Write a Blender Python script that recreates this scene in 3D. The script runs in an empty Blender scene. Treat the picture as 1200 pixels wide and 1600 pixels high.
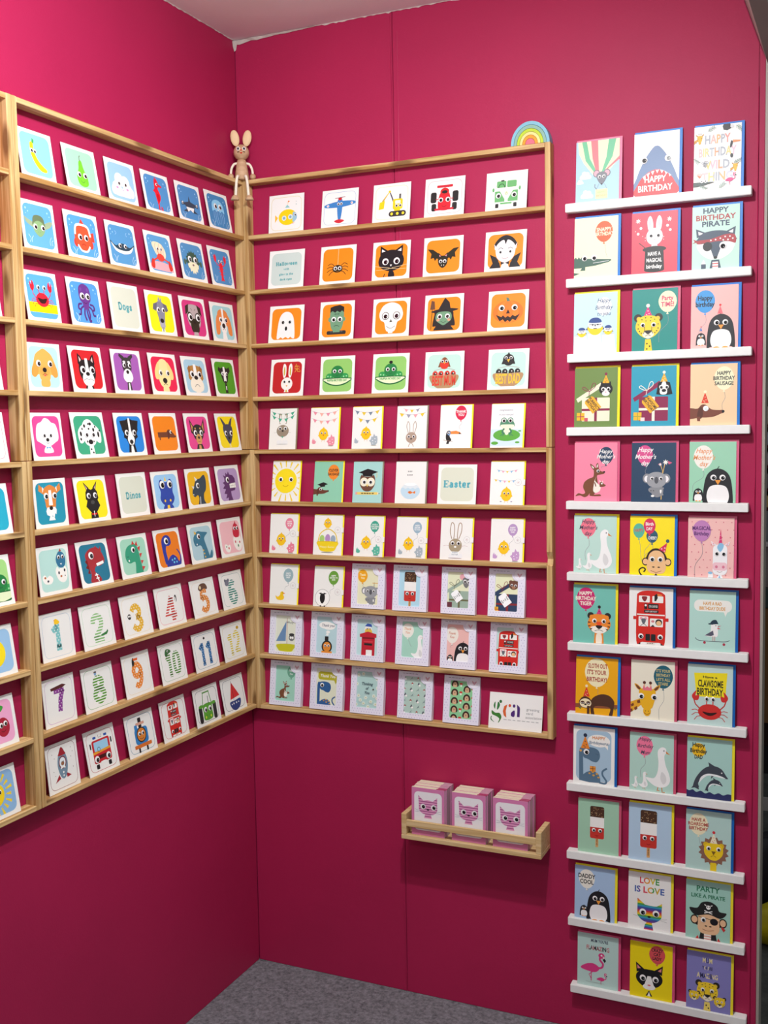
import bpy, bmesh, math, random
from mathutils import Vector, Matrix, geometry
random.seed(7)
C = bpy.context.scene.collection
scn = bpy.context.scene

# ------------------------------------------------------------------ camera
def look(yaw, pitch, roll):
    cy, sy, cp, sp = math.cos(yaw), math.sin(yaw), math.cos(pitch), math.sin(pitch)
    f = Vector((-sy*cp, cy*cp, sp)); r = Vector((cy, sy, 0)); u = r.cross(f)
    cr, sr = math.cos(roll), math.sin(roll)
    return cr*r + sr*u, -sr*r + cr*u, f
cam_d = bpy.data.cameras.new('camera'); cam = bpy.data.objects.new('camera', cam_d); C.objects.link(cam)
r_, u_, f_ = look(0.4260, -0.0799, -0.0172)
M = Matrix((r_, u_, -f_)).transposed().to_4x4(); M.translation = (1.549, -2.5154, 1.4882)
cam.matrix_world = M
cam_d.sensor_fit = 'HORIZONTAL'; cam_d.sensor_width = 36; cam_d.lens = 36*1690.95/1200
cam_d.clip_start = .05
scn.camera = cam

# ------------------------------------------------------------------ light and exposure
scn.view_settings.view_transform = 'Standard'; scn.view_settings.look = 'None'
scn.view_settings.gamma = 1; scn.view_settings.use_curve_mapping = False
scn.view_settings.exposure = 0.16
w = bpy.data.worlds.new('hall'); scn.world = w; w.use_nodes = True
w.node_tree.nodes['Background'].inputs[0].default_value = (.97, .99, 1, 1)
w.node_tree.nodes['Background'].inputs[1].default_value = .24
def lamp(name, loc, target, power, size, color=(.955, .985, 1), spread=math.pi):
    d = bpy.data.lights.new(name, 'AREA'); d.shape = 'DISK'; d.size = size; d.energy = power; d.color = color; d.spread = spread
    o = bpy.data.objects.new(name, d); C.objects.link(o); o.location = loc
    o.rotation_euler = (Vector(target)-Vector(loc)).to_track_quat('-Z', 'Y').to_euler()
lamp('ceiling_spot_or_fill', (1.00, -1.12, 2.46), (.90, -.96, 1.0), 20.5, .06)
lamp('ceiling_spot_or_fill', (.78, -1.30, 2.44), (0, -.85, 2.1), 8, .08)  # added fill, aimed to brighten the upper left wall
lamp('ceiling_spot_or_fill', (1.16, -1.28, 2.46), (1.12, -1.10, .8), 1.6, .08)
lamp('ceiling_fill', (.90, -2.5, 1.9), (.5, -.5, 2.5), 7, .30)  # added fill lamp that lifts the dim ceiling and wall tops
# ------------------------------------------------------------------ helpers and materials
def lin(c):
    c /= 255.0
    return c/12.92 if c <= .04045 else ((c+.055)/1.055)**2.4
NAMED = {'w': 'f7f5f0', 'k': '17161a'}
def col(s):
    s = NAMED.get(s, s)
    if len(s) == 3: s = ''.join(ch*2 for ch in s)
    return tuple(lin(int(s[i:i+2], 16)) for i in (0, 2, 4)) + (1.0,)
def mat(name, rough=.5, spec=.35):
    m = bpy.data.materials.new(name); m.use_nodes = True
    b = m.node_tree.nodes['Principled BSDF']; b.inputs['Roughness'].default_value = rough
    b.inputs['Specular IOR Level'].default_value = spec
    return m, m.node_tree.nodes, m.node_tree.links, b
def simple(name, c, rough=.5, noise=.08, scale=30):
    m, n, l, b = mat(name, rough)
    t = n.new('ShaderNodeTexCoord'); z = n.new('ShaderNodeTexNoise'); z.inputs['Scale'].default_value = scale
    z.inputs['Detail'].default_value = 4
    r = n.new('ShaderNodeValToRGB'); a = col(c)
    r.color_ramp.elements[0].position = .3; r.color_ramp.elements[1].position = .7
    r.color_ramp.elements[0].color = tuple(v*(1-noise) for v in a[:3])+(1,)
    r.color_ramp.elements[1].color = tuple(min(1, v*(1+noise)) for v in a[:3])+(1,)
    l.new(t.outputs['Object'], z.inputs['Vector']); l.new(z.outputs['Fac'], r.inputs['Fac']); l.new(r.outputs['Color'], b.inputs['Base Color'])
    return m
# printed paper: the flat print's colours are stored per face
PRINT, n, l, b = mat('printed_paper', .42, .4)
a = n.new('ShaderNodeAttribute'); a.attribute_name = 'Col'; l.new(a.outputs['Color'], b.inputs['Base Color'])
EYEM, n, l, b = mat('shiny_plastic', .12, .5)
a = n.new('ShaderNodeAttribute'); a.attribute_name = 'Col'; l.new(a.outputs['Color'], b.inputs['Base Color'])
def pine(name, light, dark, knot=True):
    m, n, l, b = mat(name, .55, .3)
    t = n.new('ShaderNodeTexCoord'); oi = n.new('ShaderNodeObjectInfo')
    add = n.new('ShaderNodeVectorMath'); add.operation = 'MULTIPLY_ADD'
    cmb = n.new('ShaderNodeCombineXYZ')
    l.new(oi.outputs['Random'], cmb.inputs[0]); l.new(oi.outputs['Random'], cmb.inputs[1]); l.new(oi.outputs['Random'], cmb.inputs[2])
    add.inputs[1].default_value = (9, 7, 5)
    l.new(cmb.outputs[0], add.inputs[0]); l.new(t.outputs['Object'], add.inputs[2])
    mp = n.new('ShaderNodeMapping'); mp.inputs['Scale'].default_value = (2.2, 60, 60); l.new(add.outputs[0], mp.inputs['Vector'])
    z = n.new('ShaderNodeTexNoise'); z.inputs['Scale'].default_value = 1.6; z.inputs['Detail'].default_value = 5; z.inputs['Distortion'].default_value = .6
    l.new(mp.outputs[0], z.inputs['Vector'])
    r = n.new('ShaderNodeValToRGB'); e = r.color_ramp.elements
    e[0].position = .38; e[0].color = col(dark); e[1].position = .62; e[1].color = col(light)
    l.new(z.outputs['Fac'], r.inputs['Fac'])
    out = r.outputs['Color']
    if knot:
        mk = n.new('ShaderNodeMapping'); mk.inputs['Scale'].default_value = (6, 22, 22); l.new(add.outputs[0], mk.inputs['Vector'])
        v = n.new('ShaderNodeTexVoronoi'); v.inputs['Scale'].default_value = 1.0; l.new(mk.outputs[0], v.inputs['Vector'])
        r2 = n.new('ShaderNodeValToRGB'); r2.color_ramp.elements[0].position = .13; r2.color_ramp.elements[0].color = (.8, .8, .8, 1)
        r2.color_ramp.elements[1].position = .25; r2.color_ramp.elements[1].color = (0, 0, 0, 1); l.new(v.outputs['Distance'], r2.inputs['Fac'])
        mx = n.new('ShaderNodeMix'); mx.data_type = 'RGBA'; l.new(r2.outputs['Color'], mx.inputs['Factor'])
        l.new(out, mx.inputs['A']); mx.inputs['B'].default_value = col('6e4a26'); out = mx.outputs['Result']
    l.new(out, b.inputs['Base Color'])
    bp = n.new('ShaderNodeBump'); bp.inputs['Strength'].default_value = .08; l.new(z.outputs['Fac'], bp.inputs['Height']); l.new(bp.outputs[0], b.inputs['Normal'])
    return m
PINE = pine('pine', 'd8b680', 'ad8149')
BEECH = pine('aspen_wood', 'dcc190', 'cbaa74', False)
TOYW = pine('turned_wood', 'd2b08c', 'bf9a76', False)
def wallpaint(name, c):
    m, n, l, b = mat(name, .55, .3)
    t = n.new('ShaderNodeTexCoord')
    z = n.new('ShaderNodeTexNoise'); z.inputs['Scale'].default_value = 3; z.inputs['Detail'].default_value = 6
    l.new(t.outputs['Object'], z.inputs['Vector'])
    r = n.new('ShaderNodeValToRGB'); a = col(c)
    r.color_ramp.elements[0].position = .3; r.color_ramp.elements[1].position = .7
    r.color_ramp.elements[0].color = tuple(v*.95 for v in a[:3])+(1,); r.color_ramp.elements[1].color = tuple(v*1.05 for v in a[:3])+(1,)
    l.new(z.outputs['Fac'], r.inputs['Fac']); l.new(r.outputs['Color'], b.inputs['Base Color'])
    z2 = n.new('ShaderNodeTexNoise'); z2.inputs['Scale'].default_value = 260; z2.inputs['Detail'].default_value = 2; l.new(t.outputs['Object'], z2.inputs['Vector'])
    z3 = n.new('ShaderNodeTexNoise'); z3.inputs['Scale'].default_value = 14; z3.inputs['Detail'].default_value = 3; l.new(t.outputs['Object'], z3.inputs['Vector'])
    ad = n.new('ShaderNodeMath'); ad.operation = 'MULTIPLY_ADD'; ad.inputs[1].default_value = .25
    l.new(z2.outputs['Fac'], ad.inputs[0]); l.new(z3.outputs['Fac'], ad.inputs[2])
    bp = n.new('ShaderNodeBump'); bp.inputs['Strength'].default_value = .12; bp.inputs['Distance'].default_value = .006
    l.new(ad.outputs[0], bp.inputs['Height']); l.new(bp.outputs[0], b.inputs['Normal'])
    return m
PINK = wallpaint('pink_wall_paint', 'ab1e4d')
CEIL = simple('ceiling_paint', 'f2f3f3', .8, .03, 6)
SLOPE = simple('brown_grey_lining', 'a08c88', .8, .05, 8)
WHITE = simple('white_paint', 'eeeeea', .45, .02, 60)
TORN = simple('torn_white_paper', 'c4bab2', .8, .1, 80)
TRIMM = simple('grey_metal_trim', 'a39c92', .45, .05, 20)
def carpet(name, a, b2, scale):
    m, n, l, b = mat(name, .95, .1)
    t = n.new('ShaderNodeTexCoord')
    z = n.new('ShaderNodeTexNoise'); z.inputs['Scale'].default_value = scale; z.inputs['Detail'].default_value = 8; z.inputs['Roughness'].default_value = .75
    l.new(t.outputs['Object'], z.inputs['Vector'])
    r = n.new('ShaderNodeValToRGB'); r.color_ramp.elements[0].position = .32; r.color_ramp.elements[1].position = .68
    r.color_ramp.elements[0].color = col(a); r.color_ramp.elements[1].color = col(b2)
    l.new(z.outputs['Fac'], r.inputs['Fac']); l.new(r.outputs['Color'], b.inputs['Base Color'])
    bp = n.new('ShaderNodeBump'); bp.inputs['Strength'].default_value = .5; bp.inputs['Distance'].default_value = .004; l.new(z.outputs['Fac'], bp.inputs['Height']); l.new(bp.outputs[0], b.inputs['Normal'])
    return m
CARPET = carpet('grey_carpet', '4f4e52', '95949a', 90)
CONC = carpet('scuffed_grey_floor', '4a4e4c', '6d716e', 18)
def me_obj(name, verts, faces, m, parent=None, smooth=False):
    me = bpy.data.meshes.new(name); me.from_pydata([tuple(v) for v in verts], [], faces); me.update()
    if smooth: me.polygons.foreach_set('use_smooth', [True]*len(me.polygons))
    me.materials.append(m)
    o = bpy.data.objects.new(name, me); C.objects.link(o)
    if parent: o.parent = parent
    return o
def bm_obj(name, bm, m, parent=None, smooth=False):
    me = bpy.data.meshes.new(name); bm.to_mesh(me); bm.free()
    if smooth: me.polygons.foreach_set('use_smooth', [True]*len(me.polygons))
    me.materials.append(m)
    o = bpy.data.objects.new(name, me); C.objects.link(o)
    if parent: o.parent = parent
    return o
def box_bm(bm, x0, y0, z0, x1, y1, z1):
    v = [bm.verts.new(p) for p in ((x0,y0,z0),(x1,y0,z0),(x1,y1,z0),(x0,y1,z0),(x0,y0,z1),(x1,y0,z1),(x1,y1,z1),(x0,y1,z1))]
    for f in ((3,2,1,0),(4,5,6,7),(0,1,5,4),(1,2,6,5),(2,3,7,6),(3,0,4,7)): bm.faces.new([v[i] for i in f])
def boxo(name, lo, hi, m, parent=None, bevel=0.0, seg=1, center=None):
    # a box given by world corners; its origin is at its centre (or the given point)
    c = Vector(center) if center is not None else (Vector(lo)+Vector(hi))/2
    bm = bmesh.new(); a, b2 = Vector(lo)-c, Vector(hi)-c; box_bm(bm, *a, *b2)
    if bevel: bmesh.ops.bevel(bm, geom=bm.edges[:], offset=bevel, segments=seg, affect='EDGES')
    o = bm_obj(name, bm, m); o.location = c
    if parent:
        o.parent = parent; o.location = c - parent.location
    return o
def board(name, length, t1, t2, m, parent, loc, axis):
    # grain runs along local X
    bm = bmesh.new(); box_bm(bm, -length/2, -t1/2, -t2/2, length/2, t1/2, t2/2)
    bmesh.ops.bevel(bm, geom=bm.edges[:], offset=.0009, segments=1, affect='EDGES')
    o = bm_obj(name, bm, m, parent)
    o.location = Vector(loc) - parent.location
    if axis == 'Y': o.rotation_euler = (0, 0, math.pi/2)
    if axis == 'Z': o.rotation_euler = (0, -math.pi/2, 0)
    return o
def empty(name, loc, label=None, cat=None, group=None, kind=None):
    o = bpy.data.objects.new(name, None); C.objects.link(o); o.location = loc; o.empty_display_size = .02
    tag(o, label, cat, group, kind); return o
def tag(o, label=None, cat=None, group=None, kind=None):
    if label: o['label'] = label
    if cat: o['category'] = cat
    if group: o['group'] = group
    if kind: o['kind'] = kind
    return o

# ------------------------------------------------------------------ room shell
ZT = 2.5; XE = 1.3235
# left wall, painted panels with butt joints
wl = boxo('wall_left', (-.05, -3.2, 0), (-.006, .05, ZT), PINK); tag(wl, kind='structure')
y = 0.0
for i, wd in enumerate((1.9, 1.3)):
    p = boxo('wall_panel', (-.006, y-wd+.0008, 0), (0, y-.0004, ZT), PINK, wl, .0012)
    y -= wd
# back wall: outline clipped by the sloping ceiling at the right
def slope_x(z): return 1.2376 + (ZT-z)/2.845
wb = me_obj('wall_back', [(x, yy, z) for yy in (.006, .05) for x, z in ((-.0059, 0), (XE, 0), (XE, 2.2557), (slope_x(ZT), ZT), (-.0059, ZT))],
            [(0, 1, 2, 3, 4), (9, 8, 7, 6, 5), (0, 5, 6, 1), (1, 6, 7, 2), (2, 7, 8, 3), (3, 8, 9, 4), (4, 9, 5, 0)], PINK)
tag(wb, kind='structure')
def panel(outline):
    bm = bmesh.new(); fr = [bm.verts.new((x, 0, z)) for x, z in outline]; f = bm.faces.new(fr)
    ex = bmesh.ops.extrude_face_region(bm, geom=[f]); bmesh.ops.translate(bm, verts=[v for v in ex['geom'] if isinstance(v, bmesh.types.BMVert)], vec=(0, .006, 0))
    bmesh.ops.recalc_face_normals(bm, faces=bm.faces[:])
    fe = [e for e in bm.edges if all(abs(v.co.y) < 1e-6 for v in e.verts)]
    bmesh.ops.bevel(bm, geom=fe, offset=.0014, segments=2, affect='EDGES')
    return bm_obj('wall_panel', bm, PINK, wb)
xs0 = .4516; xs1 = 1.3105
panel([(0.0004, 0), (xs0-.0006, 0), (xs0-.0006, ZT), (.0004, ZT)])
panel([(xs0+.0006, 0), (xs1-.0004, 0), (xs1-.0004, 2.29), (slope_x(ZT), ZT), (xs0+.0006, ZT)])
panel([(xs1+.0003, 0), (XE, 0), (XE, 2.2557), (xs1+.0003, 2.288)])
# a filled, painted ridge along the panel joint and ragged paint along the outer edge
def ridge(name, x, z0, z1, wdt, hgt, seed, m=PINK, n=60):
    rr = random.Random(seed); vs = []; fs = []
    for i in range(n+1):
        z = z0+(z1-z0)*i/n; ww = wdt*(.6+.8*rr.random()); dx = (rr.random()-.5)*wdt*.5
        vs += [(x+dx-ww, -.0001, z), (x+dx, -hgt*(.5+rr.random()), z), (x+dx+ww*.8, -.0001, z)]
        if i: k = 3*i; fs += [(k-3, k-2, k+1, k), (k-2, k-1, k+2, k+1)]
    o = me_obj(name, vs, fs, m, wb); tag(o, kind='stuff'); return o
ridge('filler_ridge', xs0-.004, .02, ZT-.01, .0016, .0010, 1)
ridge('filler_ridge', xs0+.012, .3, ZT-.05, .0022, .0006, 2)
ridge('paint_ridge', xs1-.001, .02, 2.2, .0012, .0012, 3)
tr = boxo('trim_1', (XE, -.002, 0), (XE+.006, .055, 2.2557), TRIMM); tag(tr, kind='structure')
# floor
fl = boxo('floor', (-.05, -4.2, -.03), (3.0, .052, 0), CARPET); tag(fl, kind='structure')
fb = boxo('floor_hall', (-.05, .052, -.03), (4.0, 3.4, -.002), CONC); tag(fb, kind='structure'); fb.name = 'floor_2'
# ceiling: flat part, then the steep lining on the right
ce = boxo('ceiling', (-.05, -3.2, ZT), (slope_x(ZT), .05, ZT+.03), CEIL); tag(ce, kind='structure')
sx, sz = slope_x(2.245), 2.245
dxx = (.03*.943, 0, .03*.332)
prof = [(slope_x(ZT), ZT), (sx, sz), (sx+dxx[0], sz+dxx[2]), (slope_x(ZT)+dxx[0], ZT+dxx[2])]
cs = me_obj('ceiling_2', [(x, yy, z) for yy in (-3.2, .05) for x, z in prof], [(3, 2, 1, 0), (4, 5, 6, 7), (0, 1, 5, 4), (1, 2, 6, 5), (2, 3, 7, 6), (3, 0, 4, 7)], SLOPE)
tag(cs, kind='structure')
# torn white paper edge where the wall boards meet the ceiling
def torn(name, pts, wmax, seed, nrm):
    rr = random.Random(seed); vs = []; fs = []; k = 0
    a, b2 = Vector(pts[0]), Vector(pts[1]); n = int((b2-a).length/.008)
    for i in range(n+1):
        p = a.lerp(b2, i/n); h = wmax*(.15+.85*rr.random()**2)
        vs += [p+nrm*.0012, p+nrm*.0012-Vector((0, 0, h)), p+nrm*.0002, p+nrm*.0002-Vector((0, 0, h))]
        if i: k = 4*i; fs += [(k-4, k-3, k+1, k), (k-3, k-1, k+3, k+1)]
    o = me_obj(name, vs, fs, TORN); tag(o, kind='structure'); return o
torn('trim_2', ((0.01, 0, ZT), (.9, 0, ZT)), .0042, 4, Vector((0, -1, 0)))
torn('trim_3', ((0, -.01, ZT), (0, -.9, ZT)), .0030, 5, Vector((1, 0, 0)))
# crumpled grey strip in the ceiling corner
rr = random.Random(9); vs = []; fs = []
for i in range(15):
    t = i/14
    vs += [(-.0+.24*t, -.004-.004*rr.random(), ZT-.001), (.24*t, -.002, ZT-.002-(.011*(1-t)**1.2)*(.5+.6*rr.random()))]
    if i: k = 2*i; fs.append((k-2, k-1, k+1, k))
gp = me_obj('trim_4', vs, fs, TORN); tag(gp, kind='structure')
gp = me_obj('trim_5', [(.0005, -.004, ZT), (.0005, -.012, ZT-.004), (.0005, -.010, ZT-.018), (.0005, -.003, ZT-.028), (.004, -.0005, ZT-.024), (.008, -.0005, ZT-.008), (.006, -.0005, ZT)], [(0, 1, 2, 3, 4, 5, 6)], TORN); tag(gp, kind='structure')

# ------------------------------------------------------------------ pine racks
D = .0291; TH = .0106; PT = .0135
ZS = (2.1325, 1.9899, 1.8484, 1.7081, 1.5687, 1.4290, 1.2911, 1.1524, 1.0157, .8779, .7386)
def rack(wall, u0, u1, lo, hi, label, notch=False):
    # u0,u1: inner ends along the wall; lo,hi: shelf indices (top .. bottom)
    top = ZS[lo] + (.0005 if lo == 0 else 0); bot = (ZS[hi]-TH) if hi == 10 else ZS[hi]+.0012
    base = Vector((D/2, (u0+u1)/2, bot)) if wall == 'L' else Vector(((u0+u1)/2, -D/2, bot))
    root = empty('display_rack', base, label, 'rack', 'pine card racks on the pink walls')
    ax = 'Y' if wall == 'L' else 'X'
    P = (lambda u, z: (D/2+.0002, u, z)) if wall == 'L' else (lambda u, z: (u, -D/2-.0002, z))
    for i in range(lo, hi+(1 if hi == 10 else 0)):
        L = u1-u0-.0004
        board('shelf', L, D-.0006, TH, PINE, root, P((u0+u1)/2, ZS[i]-TH/2), ax)
    for u in (u0-PT/2, u1+PT/2):
        H = top-bot
        if notch and u > u1:
            # the right post has a split corner: a wedge is missing from its front edge
            zc = 1.152-bot
            pr = [(0, 0), (H, 0), (H, D-.0006), (zc+.03, D-.0006), (zc+.012, D-.010), (zc-.002, D-.0065), (zc-.004, D-.0006), (0, D-.0006)]
            vs = [(z-H/2, s*PT/2, 0) for s in (-1, 1) for z, d in pr]; vs = [(v[0], v[1], -pr[k % 8][1]+(D-.0006)/2) for k, v in enumerate(vs)]
            bm = bmesh.new(); bv = [bm.verts.new((v[0], v[2], v[1])) for v in vs]
            bm.faces.new(bv[:8]); bm.faces.new(bv[8:][::-1])
            for k in range(8): bm.faces.new((bv[k], bv[8+k], bv[8+(k+1) % 8], bv[(k+1) % 8]))
            bmesh.ops.recalc_face_normals(bm, faces=bm.faces[:])
            o = bm_obj('post', bm, PINE, root); o.location = Vector(P(u, (top+bot)/2))-root.location
            o.matrix_local = Matrix.Translation(o.location) @ Matrix(((0, 0, 1), (0, 1, 0), (1, 0, 0))).to_4x4()
        else:
            o = board('post', H, (D-.0002) if ax == 'X' else PT, PT if ax == 'X' else (D-.0002), PINE, root, P(u, (top+bot)/2), 'Z')
    return root
YL0, YR0 = -.8487, -.0260
rack('L', YL0, YR0, 0, 5, 'upper pine card rack on the left wall beside the corner')
rack('L', YL0, YR0, 5, 10, 'lower pine card rack on the left wall beside the corner')
rack('B', D+.0004+PT, .8435, 0, 5, 'upper pine card rack on the back wall beside the corner')
rack('B', D+.0004+PT, .8435, 5, 10, 'lower pine card rack on the back wall, chipped right post', True)
YB1 = YL0-2*PT-.0012; YB0 = YB1-(YR0-YL0)
rack('L', YB0, YB1, 0, 5, 'upper pine card rack cut by the left edge of the photo')
rack('L', YB0, YB1, 5, 10, 'lower pine card rack cut by the left edge of the photo')

# ------------------------------------------------------------------ white ledges
ZL = (1.9890, 1.8181, 1.6457, 1.4758, 1.3030, 1.1342, .9672, .7961, .6250, .4568, .2908, .1223)
XL = (.8901, .8913, .8934, .8911, .8895, .8908, .8920, .8902, .8882, .8879, .8904, .8958)
ORD = ('topmost', 'second', 'third', 'fourth', 'fifth', 'sixth', 'seventh', 'eighth', 'ninth', 'tenth', 'eleventh', 'lowest')
CONT = ('balloon, shark and wild thing', 'crocodile, magic rabbit and raccoon', 'bluetit, cheetah and blue balloon penguin', 'gift box and peach sausage dog', 'kangaroo, koala and mint penguin', 'goose, monkey and unicorn',
        'tiger, bus and skateboard gull', 'sloth, giraffe and crab', 'dinosaur, goose and dolphin', 'two ice lolly and lion', 'daddy cool, rainbow cat and pirate monkey', 'flamingo, yellow cat and leopard')
LW, LD, LT = .4083, .025, .0195
for i in range(12):
    o = boxo('picture_ledge', (XL[i], -LD, ZL[i]-LT), (XL[i]+LW, -.0002, ZL[i]), WHITE, None, .0011, 2, center=(XL[i]+LW/2, -LD/2, ZL[i]-LT))
    tag(o, '%s white wooden ledge, under the %s cards' % (ORD[i], CONT[i]), 'ledge', 'white picture ledges on the back wall')
# ------------------------------------------------------------------ flat print: a small drawing kit
def ell(cx, cy, rx, ry, n=None):
    n = n or (8 if max(rx, ry) < 2 else 14 if max(rx, ry) < 6 else 22)
    return [(cx+rx*math.cos(2*math.pi*i/n), cy+ry*math.sin(2*math.pi*i/n)) for i in range(n)]
def rrect(x0, y0, x1, y1, r, n=5):
    r = min(r, (x1-x0)/2, (y1-y0)/2)
    if r <= 0: return [(x0, y0), (x1, y0), (x1, y1), (x0, y1)]
    out = []
    for cx, cy, a0 in ((x1-r, y0+r, -90), (x1-r, y1-r, 0), (x0+r, y1-r, 90), (x0+r, y0+r, 180)):
        for i in range(n+1):
            a = math.radians(a0+90*i/n); out.append((cx+r*math.cos(a), cy+r*math.sin(a)))
    return out
def smooth(p, closed=True, k=4):
    n = len(p); out = []
    for i in range(n if closed else n-1):
        g = (lambda j: p[j % n]) if closed else (lambda j: p[max(0, min(n-1, j))])
        a, b2, c, d = g(i-1), g(i), g(i+1), g(i+2)
        for s in range(k):
            t = s/k; t2 = t*t; t3 = t2*t
            out.append(tuple(.5*(2*b2[q]+(c[q]-a[q])*t+(2*a[q]-5*b2[q]+4*c[q]-d[q])*t2+(3*b2[q]-a[q]-3*c[q]+d[q])*t3) for q in (0, 1)))
    if not closed: out.append(p[-1])
    return out
def clip(poly, r):
    for ax, lim, sg in ((0, r[0], 1), (0, r[2], -1), (1, r[1], 1), (1, r[3], -1)):
        out = []
        for i in range(len(poly)):
            a, b2 = poly[i-1], poly[i]; da, db = (a[ax]-lim)*sg, (b2[ax]-lim)*sg
            if (da >= 0) != (db >= 0):
                t = da/(da-db); out.append((a[0]+(b2[0]-a[0])*t, a[1]+(b2[1]-a[1])*t))
            if db >= 0: out.append(b2)
        poly = out
        if not poly: break
    return poly
TXT = {}
def text_mesh(s, bold, shear):
    key = (s, bold, shear)
    if key not in TXT:
        cu = bpy.data.curves.new('t', 'FONT'); cu.body = s; cu.size = 1; cu.resolution_u = 2; cu.offset = bold; cu.shear = shear
        ob = bpy.data.objects.new('t', cu); C.objects.link(ob); bpy.context.view_layer.update()
        me = bpy.data.meshes.new_from_object(ob)
        vs = [(v.co.x, v.co.y) for v in me.vertices]; fs = [tuple(p.vertices) for p in me.polygons]
        bpy.data.objects.remove(ob); bpy.data.curves.remove(cu); bpy.data.meshes.remove(me)
        TXT[key] = (vs, fs)
    return TXT[key]
CAPH = max(v[1] for v in text_mesh('H', .0, 0)[0])
# slab serif letters as strokes: (width, thick strokes, thin strokes)
SLAB = {
 'D': (.86, ['.16 0 .16 1', '.2 .97 .48 .95 .7 .72 .72 .5 .7 .28 .48 .05 .2 .03'], ['0 .05 .4 .05', '0 .95 .4 .95']),
 'E': (.8, ['.18 0 .18 1'], ['0 .05 .7 .05 .7 .28', '0 .95 .68 .95 .68 .74', '.18 .5 .5 .5', '.5 .36 .5 .64']),
 'H': (.98, ['.2 0 .2 1', '.76 0 .76 1'], ['0 .05 .4 .05', '0 .95 .4 .95', '.56 .05 .96 .05', '.56 .95 .96 .95', '.2 .5 .76 .5']),
 'o': (.66, ['.33 .04 .14 .12 .1 .35 .14 .58 .33 .66 .52 .58 .56 .35 .52 .12 .33 .04'], []),
 'a': (.64, ['.1 .58 .3 .66 .46 .56 .46 .06', '.46 .38 .24 .38 .1 .26 .12 .1 .28 .04 .46 .14'], ['.44 .05 .62 .05']),
 'e': (.64, ['.12 .36 .52 .36 .48 .58 .32 .66 .16 .58 .1 .36 .16 .12 .34 .04 .54 .12'], []),
 's': (.54, ['.44 .54 .26 .65 .1 .54 .22 .38 .36 .32 .44 .18 .3 .05 .08 .14'], ['.44 .42 .44 .66', '.08 .06 .08 .28']),
 'g': (.66, ['.3 .2 .14 .28 .12 .46 .3 .62 .48 .5 .48 .3 .3 .2', '.2 .18 .12 .06 .44 .02 .54 -.14 .3 -.26 .1 -.18 .14 -.02'], ['.44 .58 .62 .64']),
 'i': (.36, ['.18 0 .18 .66', '.18 .86 .18 .98'], ['0 .05 .36 .05', '0 .62 .2 .62']),
 'n': (.76, ['.16 0 .16 .66', '.18 .5 .34 .64 .5 .62 .58 .48 .58 0'], ['0 .05 .32 .05', '0 .62 .18 .62', '.42 .05 .76 .05']),
 't': (.46, ['.2 .9 .2 .16 .3 .05 .44 .1'], ['.02 .62 .44 .62']),
 'r': (.54, ['.16 0 .16 .66', '.18 .44 .32 .62 .5 .6'], ['0 .05 .36 .05', '0 .62 .18 .62']),
 'l': (.36, ['.18 0 .18 1'], ['0 .05 .36 .05', '0 .95 .2 .95']),
 'w': (.94, ['.12 .64 .3 .04 .47 .6 .64 .04 .82 .64'], ['0 .62 .26 .62', '.68 .62 .94 .62']),
 'h': (.76, ['.16 0 .16 1', '.18 .5 .34 .64 .5 .62 .58 .48 .58 0'], ['0 .05 .32 .05', '0 .95 .18 .95', '.42 .05 .76 .05']),
 'k': (.74, ['.16 0 .16 1', '.18 .3 .52 .62', '.3 .4 .6 .02'], ['0 .05 .32 .05', '0 .95 .18 .95', '.4 .62 .66 .62', '.46 .05 .74 .05']),
 'd': (.72, ['.54 0 .54 1', '.54 .5 .34 .66 .12 .5 .12 .18 .32 .03 .54 .16'], ['.38 .95 .54 .95', '.54 .05 .7 .05']),
 'y': (.7, ['.12 .64 .34 .06', '.58 .64 .3 -.14 .1 -.22'], ['0 .62 .26 .62', '.44 .62 .7 .62']),
 ' ': (.36, [], [])}
DIGIT = {'1': ['l.12 .3 .52 .1', 'l.56 .04 .56 .97', 'l.34 .96 .78 .96'], '2': ['c.12 .3 .2 .12 .5 .05 .8 .14 .84 .34 .66 .56 .3 .78 .14 .92', 'l.08 .92 .92 .92'],
 '3': ['c.12 .22 .28 .08 .6 .06 .82 .2 .76 .4 .46 .48', 'c.46 .48 .8 .56 .88 .76 .66 .93 .36 .94 .1 .8'], '4': ['l.66 .0 .0 .72 1.02 .72', 'l.68 .0 .68 1.0'],
 '5': ['l.86 .08 .28 .08 .22 .46', 'c.22 .46 .5 .38 .8 .48 .86 .72 .66 .92 .36 .94 .12 .82'], '6': ['c.8 .14 .56 .05 .3 .16 .14 .46 .16 .76 .4 .94 .68 .92 .86 .72 .76 .52 .5 .46 .2 .6'],
 '7': ['l.06 .1 .94 .1', 'c.86 .1 .6 .45 .48 .97'], '8': ['c.5 .05 .24 .12 .2 .3 .5 .46 .8 .3 .76 .12 .5 .05', 'c.5 .46 .16 .58 .12 .8 .5 .95 .88 .8 .84 .58 .5 .46'],
 '0': ['c.5 .05 .2 .16 .12 .5 .2 .84 .5 .95 .8 .84 .88 .5 .8 .16 .5 .05']}
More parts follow.
